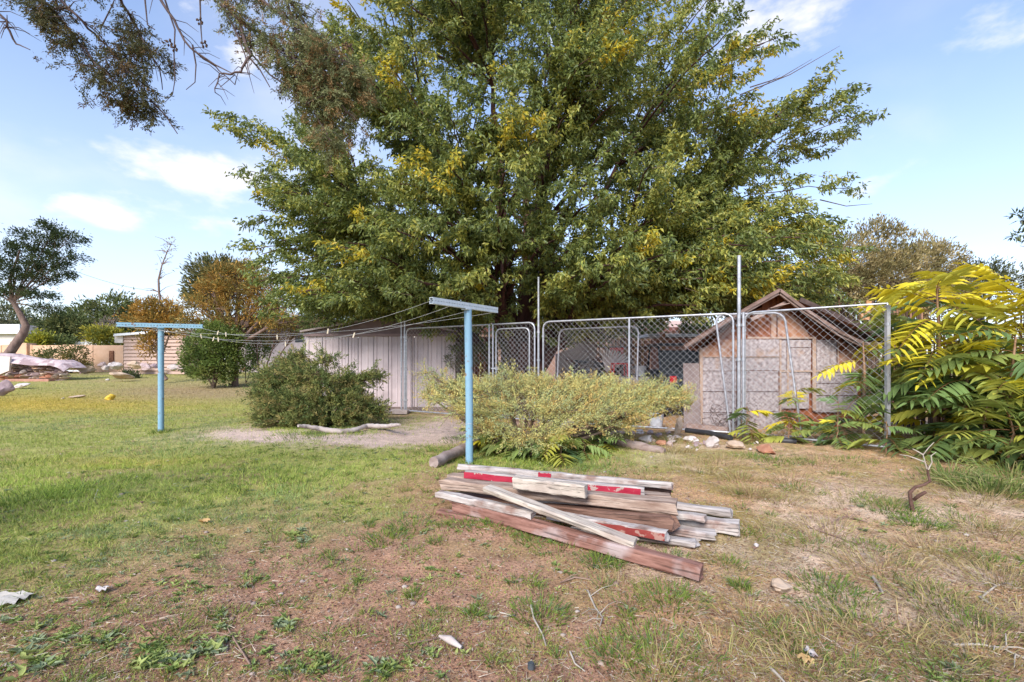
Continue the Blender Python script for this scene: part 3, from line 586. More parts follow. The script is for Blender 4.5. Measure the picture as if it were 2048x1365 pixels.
def wires(a, b, z0, z1, s=.125, r=.0019, off=0.0, tilt=Vector((0,0,0))):
    mb = MB(); d = (b-a); L = d.length; d.normalize(); n_ = d.cross(UP); Hh = z1-z0
    k = -math.ceil(Hh/s)-1
    for sgn in (1, -1):
        k = -int(Hh/s)-2
        while k*s < L+Hh:
            u0 = k*s if sgn > 0 else k*s
            # line: u = u0 + v (sgn+) or u = u0 + Hh - v
            if sgn > 0: v0 = max(0, -u0); v1 = min(Hh, L-u0); ua, ub = u0+v0, u0+v1
            else: v0 = max(0, u0+Hh-L); v1 = min(Hh, u0+Hh); ua, ub = u0+Hh-v0, u0+Hh-v1
            if v1-v0 > .03:
                o_ = n_*(off+sgn*.002); mb.tube([a+d*ua+UP*(z0+v0)+o_+tilt*(v0/Hh), a+d*ub+UP*(z0+v1)+o_+tilt*(v1/Hh)], r, 3, False)
            k += 1
    return mb
def clampring(mb, p, r=.035, h=.03): mb.tube([p-UP*h, p+UP*h], r, 8)
def lerp(a, b, t): return a.lerp(b, t)
ZT = 2.33
def panel(a, b, label, z0=.06, mids=(), gate=None, square=False, r=.021):
    t = empty('chain_link_panel', a, label, 'fence panel', 'galvanised chain link panels across the yard')
    m = MB(); m.tube(rounded(a, b, z0, ZT, .15, corners=(1, 0 if square else 1)), r, 8); m.tube([a+UP*z0, b+UP*z0], r, 8); m.build('frame', galv, t)
    for u in mids:
        p = lerp(a, b, u); m = MB(); m.tube([p+UP*z0, p+UP*ZT], r*1.05, 8); m.build('upright', galv, t)
    wires(a, b, z0, ZT).build('wire_mesh', wire_m, t)
    c = MB()
    for zz in (.35, 1.2, 2.0):
        for e in (a, b): clampring(c, e+UP*zz, .034, .022)
    c.build('clamps', galv, t)['kind'] = 'stuff'
    return t
dA = (P1-P0).normalized()
a0 = P0+dA*.06; b0 = P1-dA*.10
tL = panel(a0, b0, 'chain link panel with the small walk gate, standing before the metal shed', mids=(.685, .712))
g0 = lerp(a0, b0, .735); g1 = lerp(a0, b0, .965)
m = MB(); m.tube(rounded(g0, g1, .12, ZT-.12, .13)+[g0+UP*.12], .019, 8); g = m.build('walk_gate', galv, tL)
o = wires(g0, g1, .13, ZT-.13, off=.01).build('gate_mesh', wire_m, g)
m = MB(); m.box(lerp(g0, g1, .03)+UP*1.25, (.10,.05,.07)); m.box(lerp(g0, g1, .0)-dA*.06+UP*1.25, (.14,.03,.03)); m.build('latch', galv, g)
m = MB(); m.tube([lerp(a0,b0,.60)+UP*1.02+Vector((0,-.05,0)), P1+UP*.97+Vector((0,-.06,0))], .012, 6); m.build('tie_bar', galv, tL)
dB = (P2-P1).normalized(); dC = (P3-P2).normalized()
panel(P1+dB*.12, P2-dB*.10, 'wide chain link panel between the two tall posts, yard clutter seen through it', mids=(.50,))
panel(P2+dC*.10, P3, 'chain link panel on the coop side with a square end post', square=True)
def post(p, h, label, r=.032, name='steel_post', tip=True, sides=10):
    m = MB(); t = empty(name, p, label, 'post', 'upright posts of the chain link run'); m.tube([p-UP*.1, p+UP*h], r, sides); m.build('shaft', galv, t)
    if tip: m = MB(); m.tube([p+UP*h, p+UP*(h+.02)], r*1.12, sides); m.build('cap', galv, t)
    m = MB(); [clampring(m, p+UP*z, r*1.5, .025) for z in (.35, 1.45, 2.1) if z < h]; m.build('clamps', galv, t)['kind'] = 'stuff'
post(P1, 3.35, 'tall thin grey post rising above the fence beside the walk gate', .026)
post(P2, 3.40, 'tallest pale post rising above the fence in front of the coop', .034)
post(P0, 3.0, 'tall grey post at the metal shed corner, thicker of the two there', .030)
post(P0+Vector((-.09,-.02,0)), 2.95, 'thinner grey post strapped to its twin at the metal shed corner', .02)
post(P2+dC*.05+Vector((.0,-.06,0)), 2.32, 'short grey post strapped between the panels below the tallest post', .024)
m = MB(); m.box(P3+UP*1.1, (.055,.055,2.4)); t = empty('steel_post', P3+Vector((.02,-.03,0)), 'square pale end post among the tree of heaven leaves', 'post', 'upright posts of the chain link run'); m.build('shaft', mat('dull_zinc', (.30,.30,.32), (.42,.42,.44), 12, .5, .05, metal=.3), t)
# loose spare panels that lean behind
def spare(a, b, z0, z1, tilt, label, mids=()):
    t = empty('spare_gate_panel', a, label, 'gate panel', 'spare chain link panels leaning behind the fence')
    pts = rounded(a, b, z0, z1, .16); pts.append(pts[0]); pts = [p+tilt*((p.z-z0)/(z1-z0)) for p in pts]
    m = MB(); m.tube(pts, .021, 8); m.build('frame', mat('aged_zinc', (.26,.26,.28), (.42,.42,.45), 14, .5, .05, metal=.4), t)
    wires(a, b, z0, z1, tilt=tilt).build('wire_mesh', wire_m, t)
spare(atD(1112, 12.0, z=0), atD(1272, 10.9, z=0), .1, 2.24, Vector((.10,.15,0)), 'loose framed panel behind the wide fence panel, in front of the pink stucco wall')
spare(atD(1461, 8.95, z=0), atD(1604, 8.55, z=0), .06, 2.32, Vector((-.18,.25,0)), 'loose grey panel leaning crookedly against the coop front')

# ------------------------------------------------------------------ clothes posts and lines
bluep = mat('sky_blue_paint', (.19,.34,.45), (.23,.39,.50), 18, .6, .2, (1,1,.4), c3=(.22,.15,.12), s3=13, t3=(.62,.68), bd=.004)
bluew = mat('pale_blue_galvanised', (.42,.49,.54), (.56,.61,.65), 22, .45, .1, metal=.15, bd=.004)
def clothes_post(base, top, a, b, label, mbar):
    t = empty('clothes_post', base, label, 'clothes post', 'blue steel clothes posts')
    m = MB(); m.tube([base-UP*.1, base+UP*.8, Vector((top.x, top.y, top.z))], .052, 20); m.build('pole', bluep, t)
    m = MB(); d = (b-a).normalized(); n_ = d.cross(UP).normalized()
    w, h, k = .062, .075, .006
    # channel: top, two sides with a row of holes suggested by separate lips, open end
    m.bar(a+UP*h/2, b+UP*h/2, w, k); m.bar(a-UP*h/2, b-UP*h/2, w, k)
    for s in (1, -1):
        c0 = n_*s*(w/2-k/2); m.bar(a+c0+UP*h*.27, b+c0+UP*h*.27, k, h*.40); m.bar(a+c0-UP*h*.27, b+c0-UP*h*.27, k, h*.40)
        L = (b-a).length; q = int(L/.05)
        for i in range(q): # webs between the punched holes
            c = a+d*(i+.5)*L/q+c0; m.bar(c-d*.014, c+d*.014, k*.9, h*.16)
    m.build('cross_arm', mbar, t)
    m = MB(); m.bar(lerp(a, b, .46)-UP*.05, lerp(a, b, .54)-UP*.05, .09, .012); m.build('bracket', mbar, t)
    if base.y < 8:
        m = MB()
        pts = [base+UP*.55+Vector((math.cos(i/10*2*PI)*.054, math.sin(i/10*2*PI)*.054, .01*math.sin(i))) for i in range(11)]; m.tube(pts, .003, 4); m.build('wire_loop', wire_m, t)
    return t
N0 = at(940, 925); N1 = atD(934, 6.45, z=2.14)
clothes_post(Vector((N0.x, 6.55, 0)), Vector((-.60, 6.47, 2.12)), Vector((-1.0, 5.88, 2.165)), Vector((-.23, 7.0, 2.165)), 'nearer sky blue clothes post with a pale perforated cross arm, behind the timber pile', bluew)
clothes_post(Vector((-7.02, 9.5, 0)), Vector((-7.02, 9.5, 2.12)), Vector((-7.64, 9.18, 2.13)), Vector((-6.30, 9.68, 2.13)), 'farther sky blue clothes post standing alone in the green lawn', bluep)
peg_m = mat('clothes_peg_wood', (.62,.52,.38), (.75,.66,.5), 20, .7, .1)
def cline(a, b, sag, label, pegs=()):
    f = lambda u: a.lerp(b, u)-UP*sag*4*u*(1-u)
    t = MB(); t.tube([f(i/24) for i in range(25)], .0021, 4); o = t.build('clothes_line', mat('line_cord', (.34,.34,.34), (.48,.48,.47), 30, .6, 0), loc=a); tag(o, label, 'clothes line', 'clothes lines strung between the blue posts')
    for u, L in pegs:
        p = f(u); d = Vector((random.uniform(-.4,.4), random.uniform(-.2,.2), -1)).normalized(); m = MB()
        m.bar(p-d*.03+Vector((.005,0,0)), p+d*.05+Vector((.007,0,0)), .009, .008); m.bar(p-d*.03-Vector((.005,0,0)), p+d*.05-Vector((.002,0,0)), .009, .008)
        q = m.build('clothes_peg', peg_m, loc=p); tag(q, L, 'clothes peg', 'wooden pegs clipped on the clothes lines')
nA, nB, fA, fB = Vector((-1.0, 5.88, 2.16)), Vector((-.23, 7.0, 2.14)), Vector((-7.6, 9.2, 2.10)), Vector((-6.34, 9.66, 2.10))
cline(nA, fB, .30, 'clothes line from near cross arm tip to far post, lowest over the dark bush', ((.33,'wooden peg on the line before the metal shed roof edge'),(.55,'wooden peg hanging at the left corner of the metal shed roof'),(.83,'pale peg against the green upright shrub, upper one'),(.88,'pale peg close to the far blue cross arm')))
cline(nA.lerp(nB, .33)+UP*.01, fA.lerp(fB, .66), .42, 'clothes line sagging across the metal shed wall top', ((.27,'wooden peg dangling on the sagging line before the shed gable'),(.42,'wooden peg upright on the sagging line below the shed roof'),(.5,'tilted wooden peg above the dark bush'),(.8,'wooden peg before the green upright shrub, hanging straight'),(.86,'wooden peg tilted beside the far blue pole top')))
cline(nA.lerp(nB, .66), fA.lerp(fB, .33), .36, 'clothes line just below the near cross arm, crossing the shed gable', ((.72,'lone peg on the middle clothes line beyond the metal shed'),))
cline(nB, fA, .24, 'clothes line from behind the near blue pole to the outer end of the far arm')

# ------------------------------------------------------------------ metal storage shed
def metal_shed():
    Y = 13.95; X0, X1, Z = -6.05, -1.66, 2.18; ax = -3.78; az_ = 2.66
    t = empty('metal_shed', (X0, Y, 0), 'pale mauve ribbed metal storage shed with a brown low gable', 'shed')
    pm = mat('mauve_white_enamel', (.54,.45,.46), (.60,.50,.51), 3, .5, .08, c3=(.44,.36,.37), s3=1.4, t3=(.5,.7), bd=.004); br = mat('faded_brown_enamel', (.15,.10,.105), (.20,.14,.14), 5, .55, .08, bd=.004)
    edge = mat('shed_seam_trim', (.36,.30,.31), (.42,.35,.36), 5, .5, .05)
    D = 3.0
    n = 11; RW = random.Random(2); ws = [RW.uniform(.7,1.3) for _ in range(n)]; ws = [q*(X1-X0)/sum(ws) for q in ws]; acc = X0
    for i in range(n):
        w = ws[i]; m = MB(); a = acc+.012; b = acc+w-.012; acc += w
        prof = [(a, 0), (a+.03, -.022), (a+.07, -.022), (a+.10, 0), (a+w*.52, 0), (a+w*.55, -.010), (a+w*.6, -.010), (a+w*.63, 0), (b, 0)]
        vs = [Vector((x, Y+y, .08)) for x, y in prof]+[Vector((x, Y+y, Z)) for x, y in prof]; k = len(prof)
        m.add(vs, [(j, j+1, j+k+1, j+k) for j in range(k-1)]); m.build('wall_panel', pm, t)
    for i in range(6):
        m = MB(); a = Y+.01+i*(D-.02)/6; b = a+(D-.02)/6-.02; m.box(((X1-.01), (a+b)/2, (Z+.08)/2+.02), (.012, b-a, Z-.12)); m.build('side_panel', pm, t)
        m = MB(); m.box(((X0+.01), (a+b)/2, (Z+.08)/2+.02), (.012, b-a, Z-.12)); m.build('side_panel', pm, t)
    m = MB(); m.box(((X0+X1)/2, Y+D, Z/2), (X1-X0-.05, .02, Z-.1)); m.build('back_wall', pm, t)
    m = MB(); m.box(((X0+X1)/2, Y+.03, Z/2), (X1-X0-.08, .015, Z-.1)); m.build('backing', edge, t)
    m = MB(); m.poly([Vector((X0-.04, Y-.06, Z-.02)), Vector((X1+.04, Y-.06, Z-.02)), Vector((X1+.04, Y-.06, Z+.10)), Vector((ax, Y-.06, az_)), Vector((X0-.04, Y-.06, Z+.10))], (0, .05, 0)); m.build('gable', br, t)
    m = MB(); m.box(((X0+X1)/2, Y-.075, Z+.02), (X1-X0+.1, .03, .07)); m.build('eave_rail', mat('eave_rail_brown', (.24,.16,.16), (.3,.21,.2), 5, .5, .05), t)
    for s, xa, xb in ((0, X0-.10, ax), (1, X1+.10, ax)):
        m = MB(); m.poly([Vector((xa, Y-.16, Z+.10)), Vector((xb, Y-.16, az_+.03)), Vector((xb, Y+D+.1, az_+.03)), Vector((xa, Y+D+.1, Z+.10))], (0, 0, .02)); m.build('roof', br, t)
        m = MB(); m.bar(Vector((xa, Y-.175, Z+.115)), Vector((xb, Y-.175, az_+.045)), .025, .05); m.build('verge_trim', mat('verge_pale', (.34,.27,.26), (.46,.38,.36), 6, .6, .1), t)
    m = MB(); m.box((-3.18, Y-.03, Z/2+.03), (.10, .05, Z-.05)); m.box((-2.95, Y-.025, Z/2+.03), (.03, .05, Z-.05)); m.build('corner_trim', edge, t)
    m = MB(); m.box(((X0+X1)/2, Y+D/2-.05, .03), (X1-X0+.1, D+.2, .12)); m.build('floor_frame', mat('shed_base_rail', (.16,.12,.11), (.24,.18,.16), 5, .8, .2), t)
metal_shed()
conc = mat('worn_concrete', (.34,.28,.26), (.48,.41,.38), 8, .9, .4)
brickm = mat('old_brick', (.20,.14,.13), (.30,.21,.19), 9, .95, .5)
m = MB(); m.box((-3.5, 13.15, .04), (1.3, .55, .09)); o = m.build('doorstep_slab', conc, loc=(-3.5,13.15,0)); tag(o, 'low concrete slab on the dirt at the metal shed corner', 'slab')
m = MB(); m.box((-3.62, 13.2, .14), (.42, .2, .10)); o = m.build('loose_brick', brickm, loc=(-3.62,13.2,.09)); tag(o, 'dark brown block lying on the slab by the metal shed', 'block')

# ------------------------------------------------------------------ weathered gable coop
osb = mat('flaky_chipboard', (.19,.145,.145), (.56,.49,.485), 15, .92, .9, c3=(.42,.24,.13), s3=1.7, t3=(.60,.74), detail=10, bd=.012)
osb_rust = mat('rust_stained_chipboard', (.36,.13,.045), (.48,.34,.27), 5.2, .92, .6, detail=10, c3=(.22,.07,.03), s3=3.2, t3=(.56,.64))
redwd = mat('red_brown_timber', (.16,.045,.022), (.36,.13,.06), 5, .85, .5, (1,1,.3))
darkwd = mat('dark_weathered_timber', (.045,.03,.028), (.12,.08,.07), 7, .9, .5)
greywd = mat('grey_weathered_board', (.22,.14,.115), (.42,.31,.27), 8, .9, .5, (.25,1,1))
batt = mat('tan_batten', (.34,.22,.16), (.48,.36,.29), 9, .9, .4, (1,1,.3))
def coop():
    Y = 10.0
    X = lambda xz: 3.326+xz*.003239
    Z = lambda yz: 3.768-yz*.003239
    SK = .56
    t = empty('gable_coop', (X(190), Y, 0), 'weathered chipboard gable coop with sagging roof and rust stained upper boards', 'coop')
    def sheet(x0, y0, x1, y1, m_=osb, name='chipboard_sheet', dy=0.0, clip=None):
        pts = clip or [(x0,y1),(x1,y1),(x1,y0),(x0,y0)]
        g = .004; m = MB(); pv = [Vector((X(a)+(g if a == min(p[0] for p in pts) else -g), Y+dy, Z(b))) for a, b in pts]
        m.poly(pv, (0, .02, 0)); m.build(name, m_, t)
    # lower and middle courses
    sheet(195,1060,430,1200); sheet(195,925,430,1056); sheet(434,925,708,1050); sheet(434,1054,708,1200)
    sheet(200,790,432,920); sheet(436,788,706,920); sheet(200,700,432,786); sheet(436,696,716,784)
    sheet(0,0,0,0, osb_rust, clip=[(206,694),(438,694),(438,585),(330,585),(206,640)])
    sheet(442,582,716,692); sheet(722,590,756,782, osb, 'chipboard_sheet', -.01); sheet(724,790,915,930); sheet(724,934,905,1032)
    sheet(772,586,918,634); sheet(772,638,918,784)
    sheet(952,586,1084,784); sheet(0,0,0,0, osb_rust, clip=[(1094,788),(1262,788),(1262,690),(1170,622),(1094,590)])
    sheet(944,796,1220,868); sheet(944,872,1220,946); sheet(944,952,1216,1056)
    # gable
    sheet(0,0,0,0, osb_rust, clip=[(700,568),(912,568),(850,460),(760,400),(700,392)])
    sheet(0,0,0,0, redwd, 'gable_board', .01, [(600,400),(690,400),(690,285),(600,352)])
    sheet(0,0,0,0, redwd, 'gable_board', .012, [(694,388),(716,388),(716,275),(694,283)]); sheet(0,0,0,0, redwd, 'gable_board', .01, [(720,392),(838,392),(770,300),(720,272)])
    sheet(560,410,640,560, greywd, 'inner_board', .25); sheet(660,400,694,566, osb_rust, 'inner_board', .02)
    # battens and rails
    for x0, y0, x1, y1 in ((922,570,946,1045),(1085,600,1095,775),(708,584,722,1200),(757,586,770,1000)):
        sheet(x0,y0,x1,y1, batt, 'batten', -.025)
    for x0, y0, x1, y1 in ((500,566,940,578),(716,784,1250,794),(205,694,716,699)):
        sheet(x0,y0,x1,y1, batt, 'rail', -.02)
    # dark carcass behind
    m = MB(); x0, x1 = X(205), X(1255)
    m.poly([Vector((x0, Y+.06, .0)), Vector((x1, Y+.06, 0)), Vector((x1, Y+.06, Z(670))), Vector((X(1100), Y+.06, Z(570))), Vector((X(880), Y+.06, Z(430))), Vector((X(712), Y+.06, Z(310))), Vector((X(500), Y+.06, Z(430))), Vector((X(330), Y+.06, Z(545))), Vector((x0, Y+.06, Z(660)))], (0, .03, 0)); m.build('inner_wall', redwd, t)
    m = MB(); m.box(((x0+x1)/2+1.5*SK, Y+1.5, .85), (x1-x0, .04, 1.7)); m.build('back_wall', osb, t)
    for xx in (x0, x1): m = MB(); m.bar(Vector((xx, Y+.1, .82)), Vector((xx+1.4*SK, Y+1.48, .82)), .03, 1.6); m.build('side_wall', osb, t)
    for xx in (200, 1262): m = MB(); m.box((X(xx), Y-.01, .85), (.06,.06,1.7)); m.build('corner_post', batt, t)
    # main roof: sagging slopes with overhang
    apx = (X(712), 2.93)
    def slope(side, pts, dpt=2.0, y0=Y-.42):
        for i in range(len(pts)-1):
            (xa, za), (xb, zb) = pts[i], pts[i+1]
            m = MB(); q = dpt; m.poly([Vector((xa, y0, za)), Vector((xb, y0, zb)), Vector((xb+q*SK, y0+q, zb)), Vector((xa+q*SK, y0+q, za))], (0, 0, .03)); m.build('roof_sheet', mat('tar_paper_roof', (.09,.045,.03), (.18,.10,.07), 6, .9, .4), t)
        for yy in (y0+.02, y0+.7, y0+1.3, y0+1.9):
            for i in range(len(pts)-1):
                (xa, za), (xb, zb) = pts[i], pts[i+1]; m = MB(); o_ = (yy-y0)*SK; m.bar(Vector((xa+o_, yy, za-.045)), Vector((xb+o_, yy, zb-.045)), .045, .08); m.build('rafter', redwd if yy > y0+.1 else greywd, t)
    pf = lambda x, z: (x*.956, CAMH+(z-CAMH)*.956); apx = pf(*apx)
    slope(0, [apx, pf(X(500), 2.54), pf(X(300), 2.17), pf(X(92), 1.74)])
    slope(1, [apx, pf(X(880), 2.52), pf(X(1100), 2.05), pf(X(1370), 1.63)])
    for pts in ([apx, pf(X(880), 2.52), pf(X(1100), 2.05), pf(X(1372), 1.62)], [apx, pf(X(500), 2.54), pf(X(92), 1.73)]):
        for i in range(len(pts)-1):
            (xa, za), (xb, zb) = pts[i], pts[i+1]; m = MB(); m.bar(Vector((xa, Y-.45, za-.01)), Vector((xb, Y-.45, zb-.01)), .03, .06); m.build('barge_board', mat('dark_barge_wood', (.12,.075,.06), (.28,.19,.16), 8, .9, .5, (.3,1,1)), t)
    m = MB(); m.bar(Vector((X(480), Y-.30, 2.27)), Vector((X(700), Y-.30, 2.62)), .04, .07); m.build('loose_board', greywd, t)
    m = MB(); m.bar(Vector((X(590), Y-.34, 2.50)), Vector((X(735), Y-.36, 2.62)), .10, .015); m.build('loose_board', greywd, t)
    # wider rear lean-to roof seen from below on the right
    L0, L1 = Vector((X(840)+.15, Y+.25, 2.72)), Vector((X(1530), Y+.25, 1.80))
    for k in range(5):
        a = L0.lerp(L1, k/5); b = L0.lerp(L1, (k+1)/5-.006); m = MB(); m.poly([a, b, b+Vector((0,2.4,0)), a+Vector((0,2.4,0))], (0,0,.02)); m.build('lean_to_panel', mat('orange_brown_ply', (.26,.10,.04), (.42,.19,.08), 3, .8, .3), t)
    for yy in (.22, 1.0, 1.8): m = MB(); m.bar(L0+Vector((0,yy,-.04)), L1+Vector((0,yy,-.04)), .05, .07); m.build('lean_to_rafter', darkwd, t)
    m = MB(); m.bar(L0+Vector((0,-.03,.03)), L1+Vector((0,-.03,.03)), .03, .10); m.build('lean_to_fascia', darkwd, t)
    m = MB(); m.bar(Vector((X(1200), Y+.2, 1.80)), Vector((X(1620), Y-.1, 1.80)), .06, .05); m.build('purlin', greywd, t)
    for xx in (1330, 1500): m = MB(); m.bar(Vector((X(xx), Y+.4, 0)), Vector((X(xx), Y+.4, 1.9)), .08, .08, (0,1,0)); m.build('lean_to_post', darkwd, t)
    m = MB(); m.box((X(1400), Y+2.3, 1.0), (1.6, .04, 2.0)); m.build('lean_to_back', darkwd, t)
coop()
m = MB(); m.poly([Vector((3.57,9.86,0)), Vector((3.92,9.86,0)), Vector((3.93,9.98,1.38)), Vector((3.60,9.98,1.38))], (0,.02,0)); o = m.build('leaning_sheet', mat('brown_grey_board', (.20,.15,.14), (.30,.24,.22), 4, .9, .3), loc=(3.6,9.86,0)); tag(o, 'narrow brown grey board propped against the left side of the coop', 'board')
def crate():
    t = empty('wire_bundle', (4.3,9.3,0), 'tangled bundle of dark rusty wire at the foot of the coop', 'wire'); R = random.Random(3); m = MB()
    for k in range(26):
        c = Vector((R.uniform(4.0,4.7), R.uniform(9.2,9.6), R.uniform(.12,.42))); r = R.uniform(.10,.3); ax = Vector((R.uniform(-1,1),R.uniform(-1,1),R.uniform(-.5,1))).normalized(); u = ax.orthogonal().normalized(); v = ax.cross(u)
        pts = [c+u*math.cos(a)*r+v*math.sin(a)*r*.7+Vector((R.uniform(-.03,.03),0,R.uniform(-.03,.03))) for a in [i*.5 for i in range(12)]]
        pts = [Vector((p.x,p.y,max(.01,p.z))) for p in pts]; m.tube(pts, .006, 4, False)
    m.build('coils', mat('rusty_wire', (.12,.08,.07), (.28,.22,.21), 20, .6, 0, metal=.4), t)['kind'] = 'stuff'
crate()
blackp = mat('black_plastic_pipe', (.02,.02,.024), (.05,.05,.055), 6, .45, .15)
for pts, L in (([at(1372,866), at(1420,872), at(1462,882)], 'black pipe on the ground below the wire bundle'), ([at(1545,886), at(1570,888), at(1592,889)], 'short black pipe on the ground at the loose panel foot')):
    m = MB(); m.tube([p+UP*.05 for p in pts], .05, 12); o = m.build('black_pipe', blackp, loc=pts[0]); tag(o, L, 'pipe', 'black pipes along the fence foot')
m = MB(); m.bar(at(1365,858)+UP*.07, at(1458,868)+UP*.07, .12, .12); o = m.build('sleeper', greywd, loc=at(1400,862)); tag(o, 'flat grey timber lying just behind the black pipe below the wire bundle', 'timber')

# ------------------------------------------------------------------ stake fences
stake_ms = [mat('peeled_stake', (.17,.08,.05), (.34,.19,.12), 8, .9, .4, (1,1,.2)), mat('dark_stake', (.05,.03,.022), (.11,.07,.05), 8, .9, .4, (1,1,.2)), mat('ochre_stake', (.30,.16,.07), (.42,.27,.14), 8, .9, .4, (1,1,.2))]
def stakes(a, b, h, n, label, seed, dark=.3):
    R = random.Random(seed); t = empty('stake_fence', a, label, 'fence'); d = (b-a)/n
    for i in range(n):
        p = a+d*(i+.5)+Vector((R.uniform(-.02,.02), R.uniform(-.03,.03), 0)); r = d.length*R.uniform(.36,.50); q = p+UP*h*R.uniform(.90,1.06)+Vector((R.uniform(-.04,.04),0,0))
        m = MB(); m.tube([p-UP*.05, p.lerp(q,.5)+Vector((R.uniform(-.02,.02),0,0)), q], [r, r*.95, r*.8], 6)
        m.build('stake', stake_ms[1] if R.random() < dark else stake_ms[R.choice((0,0,2))], t)
    for z in (.35, .8):
        m = MB(); m.tube([a+UP*h*z+Vector((0,-.08,0)), b+UP*h*z+Vector((0,-.08,0))], .035, 6); m.build('cross_rail', stake_ms[1], t)
stakes(atD(1185,20,z=0), atD(1350,20,z=0), 2.55, 46, 'reddish wooden stake fence across the back of the yard', 61)
stakes(atD(1790,9.9,z=0), atD(2160,9.0,z=0), 2.25, 66, 'dark coyote stake fence behind the tree of heaven saplings', 62, .85)
stakes(atD(1660,13.5,z=0), atD(1850,13.2,z=0), 3.0, 30, 'brushy stake fence showing just above the coop lean-to roof', 63, .7)
m = MB(); m.bar(atD(1733,10.2,640), atD(1738,10.2,602), .10, .03, (0,1,0)); m.bar(atD(1725,10.2,640), atD(1722,10.2,612), .05, .03, (0,1,0)); o = m.build('broken_plank', mat('fresh_orange_wood', (.45,.20,.08), (.55,.32,.16), 8, .8, .3), loc=atD(1730,10.2,640)); tag(o, 'upright broken orange plank end above the lean-to roof', 'plank')
o['kind'] = 'thing'
m = MB(); m.tube([atD(1870,9.0,602), atD(1965,8.9,603)], .03, 8); m.tube([atD(1965,8.9,603), atD(1965,8.9,z=0)], .03, 8); o = m.build('fence_rail', blackp, loc=atD(1870,9,602)); tag(o, 'dark pipe rail above the stake fence behind yellow leaves', 'rail')

# ------------------------------------------------------------------ yard clutter behind the fence
stucco = mat('pink_white_stucco', (.70,.55,.54), (.80,.66,.63), 4, .9, .2)
t = empty('stucco_wall', atD(1112,17,z=0), 'pink white stucco wall stub with a sloping top in the yard', 'wall')
m = MB(); a, b = atD(1112,17,z=0), atD(1192,16.6,z=0); m.poly([a, b, b+UP*2.42, b.lerp(a,.35)+UP*2.42, b.lerp(a,.55)+UP*1.9, a+UP*1.7], (0,.25,0)); m.build('wall', stucco, t)
m = MB(); m.box(b.lerp(a,.16)+UP*2.45+Vector((0,.12,0)), (.55,.3,.05)); m.build('coping', stucco, t)
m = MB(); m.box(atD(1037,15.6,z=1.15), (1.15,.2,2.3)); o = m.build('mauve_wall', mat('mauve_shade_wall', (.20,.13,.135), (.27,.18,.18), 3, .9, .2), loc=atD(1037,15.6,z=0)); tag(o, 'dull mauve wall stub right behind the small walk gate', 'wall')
t = empty('board_fence', atD(912,15.6,z=0), 'dark red board fence between the metal shed and the walk gate', 'fence')
for i in range(9):
    p = atD(916+i*9.5, 15.5, z=1.12); m = MB(); m.box(p, (.145,.03,2.24)); m.build('board', redwd, t)
def woodpile():
    R = random.Random(9); cnt = {}; dk = [darkwd, mat('dark_red_log', (.09,.035,.03), (.2,.09,.08), 9, .9, .5), mat('blue_black_log', (.03,.035,.05), (.09,.10,.13), 9, .8, .4), mat('ash_grey_log', (.26,.23,.22), (.42,.38,.36), 9, .9, .4)]
    k = 0; desc = ('dark log', 'red brown log', 'blue black log', 'ash grey log')
    t = None
    for j in range(64):
        px = R.uniform(1145,1248); lim = 1-abs(px-1200)/75
        c = atD(px, R.uniform(13.9,15.2), z=R.uniform(.5,1.2+.5*lim)) if j % 4 else atD(px, R.uniform(13.9,15.2), z=R.uniform(.08,.6)); d = Vector((R.uniform(-1,1), R.uniform(-.8,.3), R.uniform(-.35,.35))).normalized(); L = R.uniform(.2,.5); r = R.uniform(.04,.085)
        i = R.choice((0,0,1,2,2,3)); m = MB(); m.tube([c-d*L, c, c+d*L], [r, r*1.05, r*.9], 7); o = m.build('firewood_log', dk[i], loc=c); 
        k = cnt.setdefault(i, 0); cnt[i] += 1; hz = 'top' if c.z > 1.15 else ('middle' if c.z > .7 else 'foot'); sd = 'left' if c.x/c.y < .165 else ('right' if c.x/c.y > .2 else 'centre')
        ln = 'short stubby' if L < .3 else ('long' if L > .42 else 'middling'); tl = 'lying level' if abs(d.z) < .1 else ('tipped rightward' if d.z*d.x < 0 else 'tipped leftward'); tk = 'thick' if r > .062 else 'thin'
        lb = f'{ln} {tk} {desc[i]} {tl}, {hz} {sd} of the firewood heap'
        if lb in cnt: bpy.data.objects.remove(o); continue
        cnt[lb] = 1; tag(o, lb, 'log', 'firewood heap in the yard')
    for j in range(12):
        a = atD(1213,13.8,z=1.15); th = -.25+j*.115; e = a+Vector((math.sin(th)*.75, -.1, math.cos(th)*.62)); m = MB(); m.bar(a, e, .05, .012, (0,1,0)); 
        if j == 0: t = empty('palm_leaf_fan', a, 'fan of dry pale strips sticking up from the firewood heap', 'dry leaf fan')
        m.build('strip', mat('bleached_strip', (.50,.44,.42), (.66,.60,.57), 9, .9, .2), t)
woodpile()
red = mat('bright_red_plastic', (.55,.02,.025), (.7,.05,.05), 5, .4, .05)
t = empty('red_chair', atD(1240,14.2,z=0), 'small bright red plastic chair standing on the low block wall', 'chair')
c = atD(1238,13.6,z=1.36)
m = MB(); m.box(c, (.42,.40,.04)); m.build('seat', red, t)
m = MB(); [m.bar(c+Vector((x,.2,.0)), c+Vector((x*.8,.28,.42)), .07, .02, (0,1,0)) for x in (-.17,0,.17)]; m.bar(c+Vector((-.2,.28,.42)), c+Vector((.2,.28,.42)), .03, .09); m.build('backrest', red, t)
for sx in (-.18,.18):
    for sy in (-.17,.17): m = MB(); m.bar(c+Vector((sx,sy,0)), c+Vector((sx*1.15,sy*1.15,-.35)), .04, .04, (0,1,0)); m.build('leg', red, t)
whitep = mat('white_plastic', (.62,.63,.66), (.72,.73,.75), 4, .45, .1)
